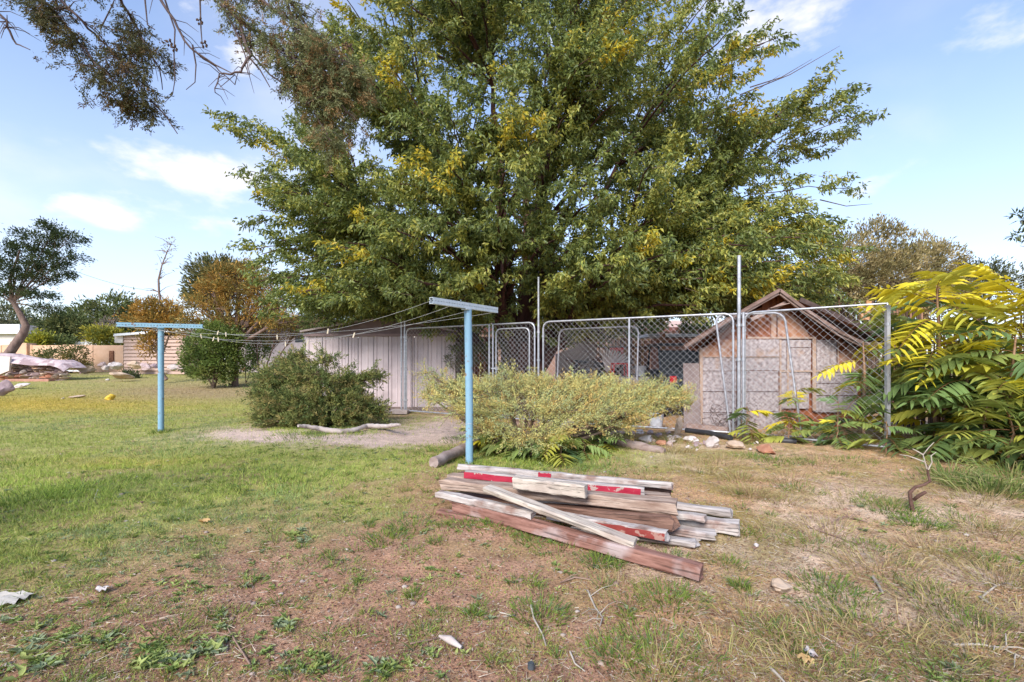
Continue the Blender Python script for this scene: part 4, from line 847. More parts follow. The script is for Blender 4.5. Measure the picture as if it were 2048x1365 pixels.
def bucket(c, r, h, label, m_=whitep, name='bucket'):
    t = empty(name, c, label, 'bucket'); m = MB(); m.tube([c, c+UP*h*.05, c+UP*h*.95, c+UP*h], [r*.8, r*.84, r, r*1.05], 16); m.build('body', m_, t)
    m = MB(); m.tube([c+Vector((r*math.cos(a), -r*.3*math.sin(a)-.02, h*.9-math.sin(a)*h*.5)) for a in [i*PI/8 for i in range(9)]], .006, 5); m.build('handle', galv, t)
bucket(atD(1281,13.6,z=1.0), .16, .30, 'small white bucket standing on the low wall behind the fence')
t = empty('low_block_wall', atD(1235,14,z=0), 'low pinkish block wall crossing the yard behind the fence', 'wall')
for i in range(6):
    for j in range(5):
        c = atD(1238+i*16+(j % 2)*7, 13.6, z=.1); m = MB(); m.box(Vector((c.x, 13.6, .10+j*.198)), (.225,.5,.19)); m.build('block', conc, t)
m = MB(); m.box(atD(1325,17,z=1.2), (.16,.16,2.5)); o = m.build('gate_post', mat('orange_post', (.34,.15,.08), (.46,.24,.14), 8, .9, .3), loc=atD(1325,17,z=0)); tag(o, 'thick orange brown wooden post in front of the stake fence', 'post')
t = empty('trailer_hut', atD(1350,17.5,z=0), 'terracotta coloured hut wall with a white roof edge behind the dark vehicle', 'hut')
m = MB(); m.box(atD(1348,18.2,z=1.15), (1.5,.9,2.3)); m.build('wall', mat('terracotta_wall', (.34,.15,.10), (.44,.22,.15), 5, .9, .2), t)
m = MB(); m.box(atD(1345,18.0,z=2.38), (2.3,1.5,.10)); m.build('roof', whitep, t)
def vehicle():
    c = atD(1360, 12.4, z=0); t = empty('parked_utility_vehicle', c, 'dark open utility vehicle with roll cage parked beside the coop', 'vehicle'); dk = mat('dark_blue_black_paint', (.02,.025,.035), (.04,.05,.065), 5, .35, .05); rub = mat('tyre_rubber', (.02,.02,.02), (.035,.035,.035), 9, .9, .2)
    m = MB(); m.box(c+Vector((.05,.4,.62)), (1.35,1.9,.45)); m.box(c+Vector((.1,-.35,.95)), (1.25,.7,.28)); m.box(c+Vector((.1,1.0,1.0)), (1.25,.5,.4)); m.build('body', dk, t)
    m = MB(); m.poly([c+Vector((-.5,.05,1.05)), c+Vector((.65,.05,1.05)), c+Vector((.6,.3,1.72)), c+Vector((-.45,.3,1.72))], (0,.02,0)); m.build('windscreen', mat('smoked_glass', (.015,.02,.025), (.03,.035,.045), 2, .6, 0), t)
    for x in (-.5,.65):
        m = MB(); m.tube([c+Vector((x,.02,1.0)), c+Vector((x*.92,.3,1.8)), c+Vector((x*.92,1.1,1.86)), c+Vector((x,1.3,1.0))], .03, 8); m.build('cage_bar', dk, t)
    m = MB(); m.box(c+Vector((.08,.7,1.88)), (1.2,1.0,.05)); m.build('roof', dk, t)
    for x in (-.62,.75):
        for y in (-.3,1.2):
            m = MB(); m.tube([c+Vector((x-.1,y,.36)), c+Vector((x+.1,y,.36))], .36, 18); w = m.build('wheel', rub, t)
            m = MB(); m.tube([c+Vector((x-.11,y,.36)), c+Vector((x+.11,y,.36))], .18, 12); m.build('rim', galv, w)
    m = MB(); m.box(c+Vector((-.42,-.71,.98)), (.16,.03,.16)); m.build('tail_lamp', mat('red_lens', (.4,.01,.02), (.5,.02,.03), 5, .25, 0), t)
    m = MB(); m.tube([c+Vector((-.3,.1,1.25)), c+Vector((-.1,.1,1.38)), c+Vector((.1,.1,1.25))], .02, 6); m.build('steering_wheel', rub, t)
vehicle()

# ------------------------------------------------------------------ buildings beyond
cream = mat('cream_render', (.60,.54,.50), (.68,.62,.58), 2, .9, .1); whiter = mat('white_roof', (.70,.72,.76), (.78,.79,.82), 2, .6, .1)
tanw = mat('tan_adobe', (.60,.38,.25), (.68,.45,.31), 2.5, .95, .15); brownf = mat('brown_fascia', (.10,.04,.03), (.17,.07,.055), 3, .8, .2)
pinkw = mat('pink_render', (.55,.40,.37), (.62,.47,.43), 2, .9, .1)
def box_part(t, name, px0, px1, y0, y1, D, depth, m_, z0=None):
    a = atD(px0, D, y1); b = atD(px1, D, y0); zb = a.z if z0 is None else z0
    m = MB(); m.box(((a.x+b.x)/2, D+depth/2, (zb+b.z)/2), (b.x-a.x, depth, b.z-zb)); return m.build(name, m_, t)
t = empty('long_adobe_house', atD(1150,32,z=0), 'long low flat roofed house with pink parapet behind the big tree', 'house')
box_part(t, 'wall', 850, 1420, 664, 760, 32, 8, mat('tan_brown_house_wall', (.30,.19,.14), (.36,.23,.18), 2, .9, .1), 0); box_part(t, 'fascia', 846, 1424, 655, 663.6, 31.7, 8.6, brownf); box_part(t, 'parapet', 855, 1415, 642, 654.6, 32, 8, pinkw); box_part(t, 'porch_roof', 1228, 1385, 668, 673, 29.5, 2.2, whiter)  # house wall in two close tan brown tones
for px in (1000, 1240, 1360):
    w = box_part(t, 'window', px, px+26, 672, 692, 31.9, .06, mat('dark_pane', (.03,.035,.045), (.05,.055,.07), 2, .15, 0)); box_part(w, 'frame', px-1.5, px+27.5, 670.6, 671.8, 31.88, .08, cream)
t = empty('two_storey_house', atD(800,42,z=0), 'pale two storey house with red tile trim glimpsed through the big tree', 'house')
box_part(t, 'wall', 742, 905, 604, 760, 42, 8, mat('pale_house_wall', (.66,.58,.55), (.72,.64,.60), 2, .9, .1), 0); box_part(t, 'roof', 738, 909, 598, 603.6, 41.6, 9, mat('red_roof_tile', (.42,.16,.09), (.5,.22,.13), 4, .9, .2))
box_part(t, 'chimney', 862, 878, 585, 598, 43, 1.2, pinkw); box_part(t, 'balcony', 860, 900, 624, 640, 41, 1, mat('terracotta_balcony', (.45,.17,.10), (.52,.22,.14), 4, .9, .2))
for px, py in ((760,618),(795,618),(828,618),(768,650),(812,650)): w = box_part(t, 'window', px, px+12, py, py+14, 41.95, .06, MATS['dark_pane'])
t = empty('brown_roof_house', atD(540,38,z=0), 'house with a dark brown overhanging roof seen between the orange tree and metal shed', 'house')
box_part(t, 'wall', 455, 640, 652, 760, 38, 7, mat('grey_mauve_wall', (.40,.33,.35), (.48,.41,.42), 2, .9, .1), 0); box_part(t, 'roof', 445, 650, 634, 651.6, 37.2, 8.5, brownf)
for px in (475, 540, 590): w = box_part(t, 'window', px, px+18, 665, 685, 37.95, .06, MATS['dark_pane'])
t = empty('white_roof_house', atD(-20,48,z=0), 'cream house with a broad white roof at the edge behind the leaning pine', 'house')
box_part(t, 'wall', -160, 36, 668, 760, 48, 8, cream, 0); box_part(t, 'roof', -166, 39, 649, 667.6, 47.5, 9, whiter)
t = empty('red_roof_house', atD(150,50,z=0), 'long thin rusty red roof line beyond the tan wall', 'house')
box_part(t, 'wall', 50, 180, 671, 760, 50.5, 6, tanw, 0); box_part(t, 'roof', 46, 186, 664, 670.6, 50, 7, mat('rust_red_metal', (.36,.13,.10), (.46,.19,.14), 4, .6, .1))
t = empty('white_caravan', atD(180,46,z=0), 'low white caravan roof with tiny dark windows above the tan wall', 'caravan')
box_part(t, 'body', 95, 215, 684, 760, 44, 2.4, whiter, 0); box_part(t, 'raised_end', 170, 214.6, 680, 683.8, 44.05, 2.2, whiter)
for px in (186, 198, 210): box_part(t, 'window', px, px+3, 685, 690, 43.95, .06, MATS['dark_pane'])
# tan garden wall, in bays
t = empty('adobe_wall', atD(-60,38,z=0), 'long tan adobe wall closing the far side of the lawn', 'wall')
for i in range(7):
    px0 = -180+i*61; o = box_part(t, 'wall_bay', px0+.5, px0+60.5, 691-(1 if i % 2 else 0), 765, 38.5, .4, tanw, -.1)
box_part(t, 'pier', 42, 53, 686.5, 765, 38.3, .8, tanw, -.1)
box_part(t, 'niche', 218, 226, 702, 728, 38.4, .1, mat('niche_dark_brown', (.12,.05,.03), (.3,.14,.08), 14, .9, .3))
# siding shed: horizontal slats
t = empty('siding_shed', atD(250,35,z=0), 'pinkish tan shed with horizontal siding slats behind the rocks', 'shed')
sid = mat('pink_tan_siding', (.44,.31,.25), (.50,.36,.30), 4, .8, .1)
a, b = atD(249,35,z=0), atD(372,35,z=0); n = 13; zt = CAMH+(HY-672)/FP*35
for i in range(n):
    z = zt*(i+.5)/n; m = MB(); h = zt/n; m.poly([Vector((a.x, 35-.02, z-h/2)), Vector((a.x, 35-.10, z-h/2+.02)), Vector((a.x, 35, z+h/2)), Vector((a.x, 35.05, z+h/2))], (b.x-a.x, 0, 0)); m.build('siding_slat', sid, t)
m = MB(); m.box(((a.x+b.x)/2, 36.5, zt/2), (b.x-a.x-.02, 2.8, zt-.04)); m.build('wall', sid, t)
m = MB(); m.poly([Vector((a.x-.5, 34.6, zt-.05)), Vector((b.x+.1, 34.6, zt+.35)), Vector((b.x+.1, 34.6, zt+.5)), Vector((a.x-.45, 34.6, zt+.12))], (0, 3.8, 0)); m.build('roof', whiter, t)
m = MB(); m.box((a.x-.35, 35.5, zt-.25), (.6, 1.2, .55)); m.build('eave_box', cream, t)
m = MB(); m.box((b.x-2.4, 34.85, .25), (1.6, .5, .5)); m.build('white_base', whiter, t)
# overhead wire
m = MB(); A, Bv = atD(150,40,543), atD(330,44,585); m.tube([A.lerp(Bv, i/8)-UP*.3*math.sin(PI*i/8) for i in range(9)], .012, 4); m.tube([atD(-120,39,500), A], .012, 4); o = m.build('overhead_wire', mat('dark_cable', (.08,.08,.09), (.12,.12,.13), 5, .7, 0), loc=A); tag(o, 'thin overhead cable crossing the pale sky beside the pine', 'cable')
# closing strip of distant ground cover
def far_scrub():
    rng = np.random.default_rng(77); fb = FB()
    for i in range(420):
        a = rng.uniform(-1.15, 1.15); D = rng.uniform(60, 85); s = rng.uniform(1.4, 3.0)
        clump(fb, (D*math.tan(a*.85), D, s*.5), (s*1.4, s, s*.8), 60, .55, .2, BG+OL[1:2], rng)
    o = fb.build('far_scrub', needle_m); tag(o, 'low dark scrub closing the view beyond the houses', 'scrub', kind='stuff')
far_scrub()
# ------------------------------------------------------------------ stones
def stone_mesh(name, size, seed, m_, parent=None, loc=None, squash=1.0, flat=0, sub=3):
    import bmesh
    bm = bmesh.new(); bmesh.ops.create_icosphere(bm, subdivisions=sub, radius=1); rr = random.Random(seed); off = Vector((rr.random()*50, rr.random()*50, rr.random()*50))
    pl = [(Vector((rr.uniform(-1,1), rr.uniform(-1,1), rr.uniform(-1,1))).normalized(), rr.uniform(.45,.8)) for _ in range(9)]
    for v in bm.verts:
        p = v.co.copy()
        for n_, d in pl:
            q = p.dot(n_)
            if q > d: p -= n_*(q-d)*.9
        p *= 1+.30*noise.noise(p*1.6+off)+.12*noise.noise(p*4+off); v.co = Vector((p.x*size[0], p.y*size[1], p.z*size[2]))
    R = Euler((rr.uniform(-.2,.2), rr.uniform(-.2,.2), rr.uniform(0,6.28))).to_matrix() if parent is None else Euler((0,rr.uniform(-.1,.1),0)).to_matrix()
    bmesh.ops.rotate(bm, verts=bm.verts, matrix=R, cent=(0,0,0))
    if parent is not None and loc is not None: bmesh.ops.translate(bm, verts=bm.verts, vec=Vector(loc)-ORG[parent.name])
    me = bpy.data.meshes.new(name); bm.to_mesh(me); bm.free(); me.materials.append(m_)
    return link_mesh(name, me, parent, loc)
st_pink = mat('pink_grey_stone', (.34,.24,.23), (.50,.39,.37), 7, .9, .5, detail=9); st_pale = mat('pale_limestone', (.38,.31,.28), (.56,.49,.45), 6, .9, .5, detail=9)
st_tan = mat('tan_sandstone', (.42,.30,.21), (.56,.43,.32), 6, .9, .5, detail=9); st_red = mat('red_sandstone', (.36,.14,.08), (.52,.27,.17), 6, .9, .5, detail=9)
st_mauve = mat('mauve_stone', (.28,.20,.21), (.40,.30,.31), 6, .9, .5, detail=9); st_white = mat('chalk_white_stone', (.46,.40,.37), (.68,.62,.59), 6, .9, .5, c3=(.3,.2,.18), s3=9, t3=(.58,.66))
def rock(px, py, w, h, m_, label, seed, cat='rock', group=None, deep=.7):
    p = at(px, py); s = p.y/FP; p = p+UP*(h*s*.38+H(p.x, p.y)*.8); o = stone_mesh('rock', (w*s*.5, w*s*.5*deep, h*s*.5), seed, m_, loc=p); tag(o, label, cat, group); return o
G1 = 'rocks strewn along the foot of the fence'
rock(1355,872,17,42,st_tan,'upright tan stump shaped rock in front of the black pipe',1,group=G1,deep=.9)
rock(1292,886,38,17,st_white,'chalk white flat rock left of the red brown one at the log end',2,group=G1)
rock(1320,893,26,13,st_red,'dark red brown rock wedged against the chalk white flat one',3,group=G1)
rock(1382,886,30,16,st_white,'white rock right below the stump shaped rock',4,group=G1)
rock(1338,880,20,11,st_white,'small white rock just left of the stump shaped rock',5,group=G1)
rock(1424,894,52,24,st_pale,'pale pointed rock leaning up below the tallest fence post',6,group=G1)
rock(1475,900,52,18,st_tan,'flat orange tan rock beside the pale pointed one',7,group=G1)
rock(1532,908,60,20,st_red,'reddest flat sandstone slab in front of the coop',8,group=G1)
rock(1262,872,24,14,st_pink,'pink grey rock beside the white bucket under the juniper edge',9,group=G1)
rock(1300,870,18,12,st_pink,'small pink rock above the chalk white flat one',10,group=G1)
rock(1318,876,22,13,st_mauve,'mauve rock between the pink rock and the stump rock',11,group=G1)
rock(1340,866,22,12,st_tan,'small tan rock tucked behind the stump shaped rock',12,group=G1)
rock(1245,858,20,14,st_white,'white rock half under the right edge of the juniper',13,group=G1)
rock(1128,855,26,13,st_pale,'pale rock glimpsed beneath the middle of the juniper',14,group=G1)
rock(1110,868,40,12,st_red,'red brown slab beneath the middle of the juniper',15,group=G1)
rock(1225,868,26,11,st_pale,'pale thin rock at the inner end of the lying log',16,group=G1)
rock(1565,1171,60,26,st_tan,'rounded pinkish tan rock sitting alone in the dry grass below the timber pile',17)
rock(1512,1088,14,8,st_white,'little white stone beside the reddish timber end',18)
rock(55,817-1,1,1,st_white,'',19) if False else None
rock(735,858,22,8,st_pale,'small pale stone in the bare dirt by the driftwood',20)
pos = ['under the right juniper edge','beside the white bucket','before the stump shaped rock','behind the chalk white flat rock','left of the pale pointed rock','between the log end and the stump rock','by the black pipe','next to the orange tan flat rock']
RR = random.Random(44); mk = [('pink',st_pink),('pale',st_pale),('mauve',st_mauve),('white',st_white),('tan',st_tan)]
xs = [1250,1282,1350,1304,1402,1330,1390,1500]
for i in range(22):
    j = i % 8; nm, mm_ = mk[(i*3+i//8) % 5]; sz = ('tiny','small','fist sized')[(i//8) % 3]
    rock(xs[j]+RR.uniform(-12,12), RR.uniform(868,900) if j < 6 else RR.uniform(880,905), RR.uniform(8,18)*(1+.2*(i//8)), RR.uniform(6,12), mm_, f'{sz} {nm} rock {pos[j]}', 200+i, group=G1)
G2 = 'rocks in the row along the tan wall'
rows = [(172,757,34,22,st_tan,'big tan boulder at the left end of the row of rocks'),(188,744,34,12,st_mauve,'dark mauve flat rock resting at the back of the row near the grey bench'),(205,748,24,14,st_pink,'pink grey rock behind the small round pale one in the row'),
 (210,752,16,12,st_pale,'round pale rock low in the row of rocks'),(232,750,24,18,st_white,'brightest white rock with a pointed top in the row'),(225,742,18,14,st_mauve,'mauve rock peeking behind the brightest white rock'),
 (245,764,44,15,st_tan,'long low tan boulder beside the short dark shrub'),(272,750,34,18,st_tan,'tan rock behind the short dark shrub'),(292,752,30,20,st_pink,'large pink rock below the siding shed corner'),
 (310,750,24,14,st_mauve,'mauve rock just left of the far blue pole'),(345,751,28,14,st_pale,'pale grey rock right of the far blue pole'),(362,753,18,12,st_pink,'pink rock beside the green upright shrub'),(262,743,20,10,st_mauve,'flat mauve rock against the siding shed foot'),
 (330,758,16,8,st_tan,'small tan rock at the foot of the slender amber tree'),(487,752,14,9,st_red,'lone red brown rock left of the dark bush'),(216,767,8,4,st_white,'tiny white stone in the grass before the row')]
for i, (px, py, w, h, m_, L) in enumerate(rows): rock(px, py, w, h, m_, L, 100+i, group=G2)
rock(10,792,34,36,st_mauve,'big mauve boulder at the picture edge in front of the long stone heap',130)
rock(45,778,38,12,st_white,'low white rock lying in front of the long stone heap',131)
rock(155,796,32,6,st_tan,'flat tan stone sunk in the golden grass',132); rock(126,799,9,4,st_white,'tiny white stone beside the flat tan one in golden grass',133)
o = rock(221,800,20,15,mat('yellow_ball_skin', (.55,.36,.03), (.66,.46,.06), 8, .6, .1),'faded yellow ball lying in the lawn',134,'ball'); o.name = 'ball'
# long stone heap at far left: a rubble wall with a pale slab sheet on top
def heap():
    t = empty('stone_heap', at(60,768), 'long heap of pinkish rubble stones under a pale mortar cap', 'stone wall'); R = random.Random(5); ms = [st_pink, st_mauve, st_pale, st_tan, st_red, st_white]
    D = 29.0; k = 0
    top = [(-60,712),(0,709),(30,716),(70,722),(110,722),(125,728),(138,738)]
    for px in range(-60, 134, 9):
        ty = np.interp(px, [a for a, b in top], [b for a, b in top]); y = 768.0
        while y > ty+5:
            w = R.uniform(10,20); h = R.uniform(6,12); s = D/FP; c = atD(px+R.uniform(-3,3), D+R.uniform(-.25,.25)+ (768-y)*.012, y-h/2)
            if c.z < .1: c.z = .1
            stone_mesh('stone', (w*s*.5, .45, h*s*.55), k+300, ms[R.choice((0,0,1,0,3,2,5) if y < 755 else (3,4,0,3,4))], t, c, sub=1); k += 1; y -= h*.9
    m = MB(); pts = [atD(a, D-.2, b-2) for a, b in top]; pl = [p+Vector((0,0,0)) for p in pts]
    low = [p-UP*R.uniform(.12,.38) for p in pts]
    for i in range(len(pts)-1):
        m.add([pl[i], pl[i+1], low[i+1]+Vector((0,-.35,0)), low[i]+Vector((0,-.35,0)), pl[i]+Vector((0,1.2,0)), pl[i+1]+Vector((0,1.2,0))], [(0,3,2,1),(0,1,5,4)], True)
    m.build('mortar_cap', mat('pale_pink_mortar', (.50,.38,.38), (.64,.52,.51), 3, .9, .7, c3=(.34,.24,.24), s3=2, bscale=2.5, bd=.12), t)
    m = MB(); m.poly([atD(-8,D-.6,752), atD(18,D-.6,742), atD(20,D-.6,714), atD(-8,D-.6,712)], (0,.1,0)); m.build('pale_slab', mat('cream_slab', (.58,.5,.46), (.66,.58,.53), 4, .9, .2), t)
    m = MB(); m.box(atD(60,D-.55,763), (2.6,.4,.28)); m.build('red_kerb', mat('red_kerb_stone', (.36,.17,.12), (.46,.25,.19), 5, .9, .3), t)
heap()
t = empty('garden_bench', at(152,752), 'low grey white bench between the stone heap and the rocks', 'bench')
c = atD(152,36,742); m = MB(); m.box(c, (1.3,.5,.1)); m.build('seat', whiter, t)
for x in (-.5,.5): m = MB(); m.box(c+Vector((x,0,-c.z/2)), (.12,.4,c.z-.1)); m.build('leg', MATS['mauve_shade_wall'], t)

# ------------------------------------------------------------------ timber pile
def timber_mat(name, c1, c2, c3=None, t3=(.5,.6), s3=3):
    m = mat(name, tuple(x*.72 for x in c1), tuple(x*1.03 for x in c2), 9, .9, .7, (.4, 2.2, 2.2), c3=c3, s3=s3, t3=t3, detail=12, bd=.01)
    nt = m.node_tree; n = nt.nodes; L = nt.links; b = n['Principled BSDF']; src = b.inputs['Base Color'].links[0].from_socket
    tc = n.new('ShaderNodeTexCoord')
    def lines(sx, sc, lo, hi):
        mp = n.new('ShaderNodeMapping'); mp.inputs['Scale'].default_value = (sx, 1, 1); L.new(tc.outputs['Object'], mp.inputs[0])
        z = n.new('ShaderNodeTexNoise'); z.inputs['Scale'].default_value = sc; z.inputs['Detail'].default_value = 3; z.inputs['Distortion'].default_value = .4; L.new(mp.outputs[0], z.inputs['Vector'])
        r = n.new('ShaderNodeMapRange'); r.inputs['From Min'].default_value = lo; r.inputs['From Max'].default_value = hi; L.new(z.outputs['Fac'], r.inputs['Value']); return r.outputs[0]
    a_ = lines(.035, 75, .36, .44); c_ = lines(.6, 9, .25, .36)
    q = n.new('ShaderNodeMath'); q.operation = 'MULTIPLY'; L.new(a_, q.inputs[0]); L.new(c_, q.inputs[1])
    r2 = n.new('ShaderNodeMapRange'); r2.inputs['To Min'].default_value = .42; r2.inputs['To Max'].default_value = 1; L.new(q.outputs[0], r2.inputs['Value'])
    v = n.new('ShaderNodeVectorMath'); v.operation = 'SCALE'; L.new(src, v.inputs[0]); L.new(r2.outputs[0], v.inputs['Scale']); L.new(v.outputs[0], b.inputs['Base Color']); return m
T_grey = timber_mat('grey_weathered_timber', (.32,.27,.25), (.50,.45,.42)); T_brown = timber_mat('rotten_brown_timber', (.13,.065,.045), (.26,.15,.11)); T_greybrown = timber_mat('grey_topped_brown_timber', (.26,.155,.11), (.46,.35,.28))
T_red = timber_mat('red_stained_timber', (.20,.085,.06), (.34,.18,.14), (.40,.31,.29), (.52,.66)); T_white = timber_mat('flaking_white_timber', (.44,.38,.35), (.57,.51,.47), (.27,.18,.15), (.5,.66), 5)
T_cream = timber_mat('cream_timber', (.50,.42,.34), (.58,.50,.42), (.38,.30,.25), (.5,.7)); paint_red = mat('crimson_paint', (.30,.010,.03), (.44,.03,.06), 14, .6, .4, (.3,1,1), c3=(.42,.3,.26), s3=16, t3=(.60,.64)); paint_dred = mat('dull_red_paint', (.20,.025,.022), (.27,.05,.04), 9, .7, .2, c3=(.36,.2,.16), s3=15, t3=(.57,.62))
TG = 'weathered timbers in the pile on the lawn'
def timber(a, b, w, h, m_, label, seed, face=None, top=None, splint=.5, roll=0.0, patch=None):
    """a, b: centre of the top face at each end (world)"""
    R = random.Random(seed); d = (b-a); L = d.length; d.normalize(); n_ = d.cross(UP).normalized(); u = n_.cross(d).normalized()
    if roll: q = Matrix.Rotation(roll, 3, d); n_ = q @ n_; u = q @ u
    t = None; m = MB(); seg = 14; c = .012
    ring = [(-w/2+c, 0), (w/2-c, 0), (w/2, -c), (w/2, -h+c), (w/2-c, -h), (-w/2+c, -h), (-w/2, -h+c), (-w/2, -c)]
    vs = []
    for i in range(seg+1):
        f = i/seg; base = a.lerp(b, f)
        for k, (y, z) in enumerate(ring):
            e = 0
            if i in (0, seg): e = R.uniform(-.012,.012)*(.5+splint*1.6)
            j = .0045 if 0 < i < seg else .008
            vs.append(base+d*e+n_*(y+R.uniform(-j,j))+u*(z+R.uniform(-j,j)))
    K = len(ring); fs = []
    for i in range(seg):
        for k in range(K): k2 = (k+1) % K; fs.append((i*K+k, (i+1)*K+k, (i+1)*K+k2, i*K+k2))
    fs.append(tuple(range(K))); fs.append(tuple(seg*K+k for k in range(K-1, -1, -1)))
    loc = (a+b)/2
    # local frame so the grain runs along the beam
    Rm = Matrix((d, -n_, u)).transposed(); inv = Rm.transposed()
    me = bpy.data.meshes.new('timber'); me.from_pydata([inv @ (v-loc) for v in vs], [], fs); me.materials.append(m_); me.update()
    o = bpy.data.objects.new('timber', me); COL.objects.link(o); o.location = loc; o.rotation_euler = Rm.to_euler(); tag(o, label, 'timber', TG)
    ORG[o.name] = loc
    def skin(u0, u1, side, mm, name, z0=None, z1=None):
        s = MB(); x0, x1 = -L/2+u0*L, -L/2+u1*L; nn = 10
        vs = []; 
        for i in range(nn+1):
            x = x0+(x1-x0)*i/nn; j = R.uniform(-.006,.006) if 0 < i < nn else 0
            if side == 'front': vs += [(x, -w/2-.008, -.006+j), (x, -w/2-.008, -h+.008+j*.5)]
            else: vs += [(x, -w/2+.008+j, .006), (x, w/2-.008+j, .006)]
        me2 = bpy.data.meshes.new(name); me2.from_pydata(vs, [], [(2*i, 2*i+1, 2*i+3, 2*i+2) for i in range(nn)]); me2.materials.append(mm); me2.update()
        s_ = bpy.data.objects.new(name, me2); COL.objects.link(s_); s_.parent = o
    if face: skin(face[0], face[1], 'front', face[2], 'painted_face')
    if patch: skin(patch[0], patch[1], patch[3], patch[2], 'paint_patch')
    return o
def tp(px, py, z): return at(px, py, z)
timber(tp(880,1020,.05), tp(1082,1054,.05), .11, .05, T_red, 'flat reddish board lying lowest at the front left of the pile', 1)
timber(tp(912,1000,.145), tp(1403,1130,.10), .10, .095, T_red, 'long round edged reddish timber along the front of the pile, its end reaching nearest', 2)
timber(tp(879,981,.215), tp(1068,1022,.19), .085, .065, T_white, 'short whitish plank lying on the front reddish timber', 3)
timber(tp(900,985,.09), tp(1345,1034,.19), .13, .10, T_brown, 'dark rotten brown beam with a broken end under the big grey one', 4, splint=2.2)
timber(tp(890,957,.275), tp(1350,1002,.285), .155, .095, T_greybrown, 'thickest grey topped brown beam across the middle of the pile', 5, splint=1.2)
timber(tp(900,948,.24), tp(1340,990,.17), .16, .12, T_greybrown, 'grey brown beam mostly hidden beneath the crimson painted one', 6)
timber(tp(920,945,.12), tp(1330,1000,.08), .16, .11, T_brown, 'brown beam buried at the back bottom of the pile', 7)
timber(tp(931,941,.33), tp(1287,975,.26), .08, .075, T_grey, 'beam with a crimson painted front face near the back of the pile', 8, face=(.0,.985,paint_red))
timber(tp(915,928,.33), tp(1345,966,.24), .075, .06, T_white, 'long grey white board highest at the back with one crimson patch', 9, patch=(.40,.46,paint_red,'front'))
timber(tp(940,938,.25), tp(1340,974,.17), .09, .10, T_brown, 'dark board supporting the back of the pile', 10)
timber(tp(1030,953,.395), tp(1173,970,.39), .105, .105, T_cream, 'short squared cream block resting on top of the pile', 11, splint=.1)
timber(tp(975,972,.34), tp(1272,1081,.145), .115, .045, T_cream, 'pale cream board slanting down across the front of the pile', 12, splint=.3)
timber(tp(1100,1022,.135), tp(1335,1062,.135), .095, .07, T_white, 'whitish timber with a dull red front face low on the right of the pile', 13, face=(.3,.99,paint_dred))
timber(tp(1010,1010,.06), tp(1431,1064,.06), .13, .06, T_white, 'broad split white plank on the ground under the dull red faced one', 14, splint=1.4)
timber(tp(1150,1050,.045), tp(1398,1082,.045), .11, .045, T_grey, 'splintered grey plank end lowest at the right front of the pile', 15, splint=2)
timber(tp(1080,998,.10), tp(1475,1044,.10), .12, .10, T_white, 'whitest plank poking out farthest right from the pile', 16, splint=.8)
timber(tp(1080,994,.175), tp(1411,1030,.165), .09, .05, T_white, 'grey white lath resting on the plank that pokes out farthest right', 17)
timber(tp(1080,968,.08), tp(1462,1020,.08), .09, .06, T_grey, 'thin grey board at the back right edge of the pile', 18)
def log(pts, rs, m_, name, label, cat='log'):
    mb = MB(); R = random.Random(len(pts)); sm = []; rr = []
    for i in range(len(pts)-1):
        for j in range(6):
            f = j/6; sm.append(pts[i].lerp(pts[i+1], f)+Vector((R.uniform(-1,1),R.uniform(-1,1),R.uniform(-1,1)))*rs[i]*.16); rr.append((rs[i]*(1-f)+rs[i+1]*f)*R.uniform(.9,1.08))
    sm.append(pts[-1]); rr.append(rs[-1]*.7); mb.tube(sm, rr, 10); o = mb.build(name, m_, loc=pts[0]); return tag(o, label, cat)
drift = mat('bleached_driftwood', (.34,.27,.24), (.60,.52,.48), 6, .85, .5, (.4,1,1)); oldlog = mat('grey_log_bark', (.20,.14,.12), (.38,.30,.27), 8, .95, .8, (.4,1,1))
o = log([at(596,852,.20), at(612,853,.17), at(640,858,.10), at(680,864,.05), at(712,860,.06), at(735,852,.10), at(765,853,.10), at(800,850,.22)], [.025,.04,.05,.055,.05,.05,.045,.03], drift, 'driftwood_branch', 'bleached curved driftwood branch lying before the dark bush', 'branch')
o = log([at(868,925,.08), at(930,898,.09), at(985,868,.10)], [.075,.08,.075], oldlog, 'fallen_log', 'grey log lying at an angle behind the near blue post')
o = log([at(1215,880,.07), at(1270,893,.07), at(1330,903,.05)], [.08,.08,.06], oldlog, 'fallen_log', 'weathered log on the ground at the right foot of the juniper')
bucket(at(1312,856), .155, .30, 'white bucket standing on the ground at the fence foot beside the juniper', mat('dented_white_plastic', (.50,.52,.57), (.70,.72,.76), 6, .45, .6, bd=.05))
# dead stump twig at right
def dead_sapling():
    b = at(1826,1022); t = empty('dead_sapling', b, 'twisted dead sapling with a dark stem and pale forked tips', 'sapling'); s = b.y/FP
    dk = mat('dark_twisted_bark', (.07,.035,.025), (.16,.09,.07), 12, .9, .6)
    q = lambda px, py, dy=0: atD(px, b.y+dy, py)
    m = MB(); m.tube([b, q(1822,1005), q(1820,985), q(1830,975,-.03), q(1848,970), q(1860,963), q(1856,948,.03), q(1854,930)], [.019,.017,.017,.014,.013,.012,.010,.008], 7)
    m.tube([q(1828,1000), q(1838,992,-.06), q(1852,984,-.08)], [.014,.016,.014], 7); m.build('stem', dk, t)
    m = MB()
    for pts in ([(1856,945),(1850,925),(1846,910),(1858,895),(1868,885)],[(1850,925),(1830,917),(1815,912),(1800,910)],[(1856,940),(1864,925),(1862,912),(1872,905)],[(1846,910),(1838,905),(1825,898)]):
        m.tube([q(a, c, random.uniform(-.05,.05)) for a, c in pts], [.006*(1-i/len(pts))+.002 for i in range(len(pts))], 5)
    m.build('twig', grey_twig, t)
dead_sapling()

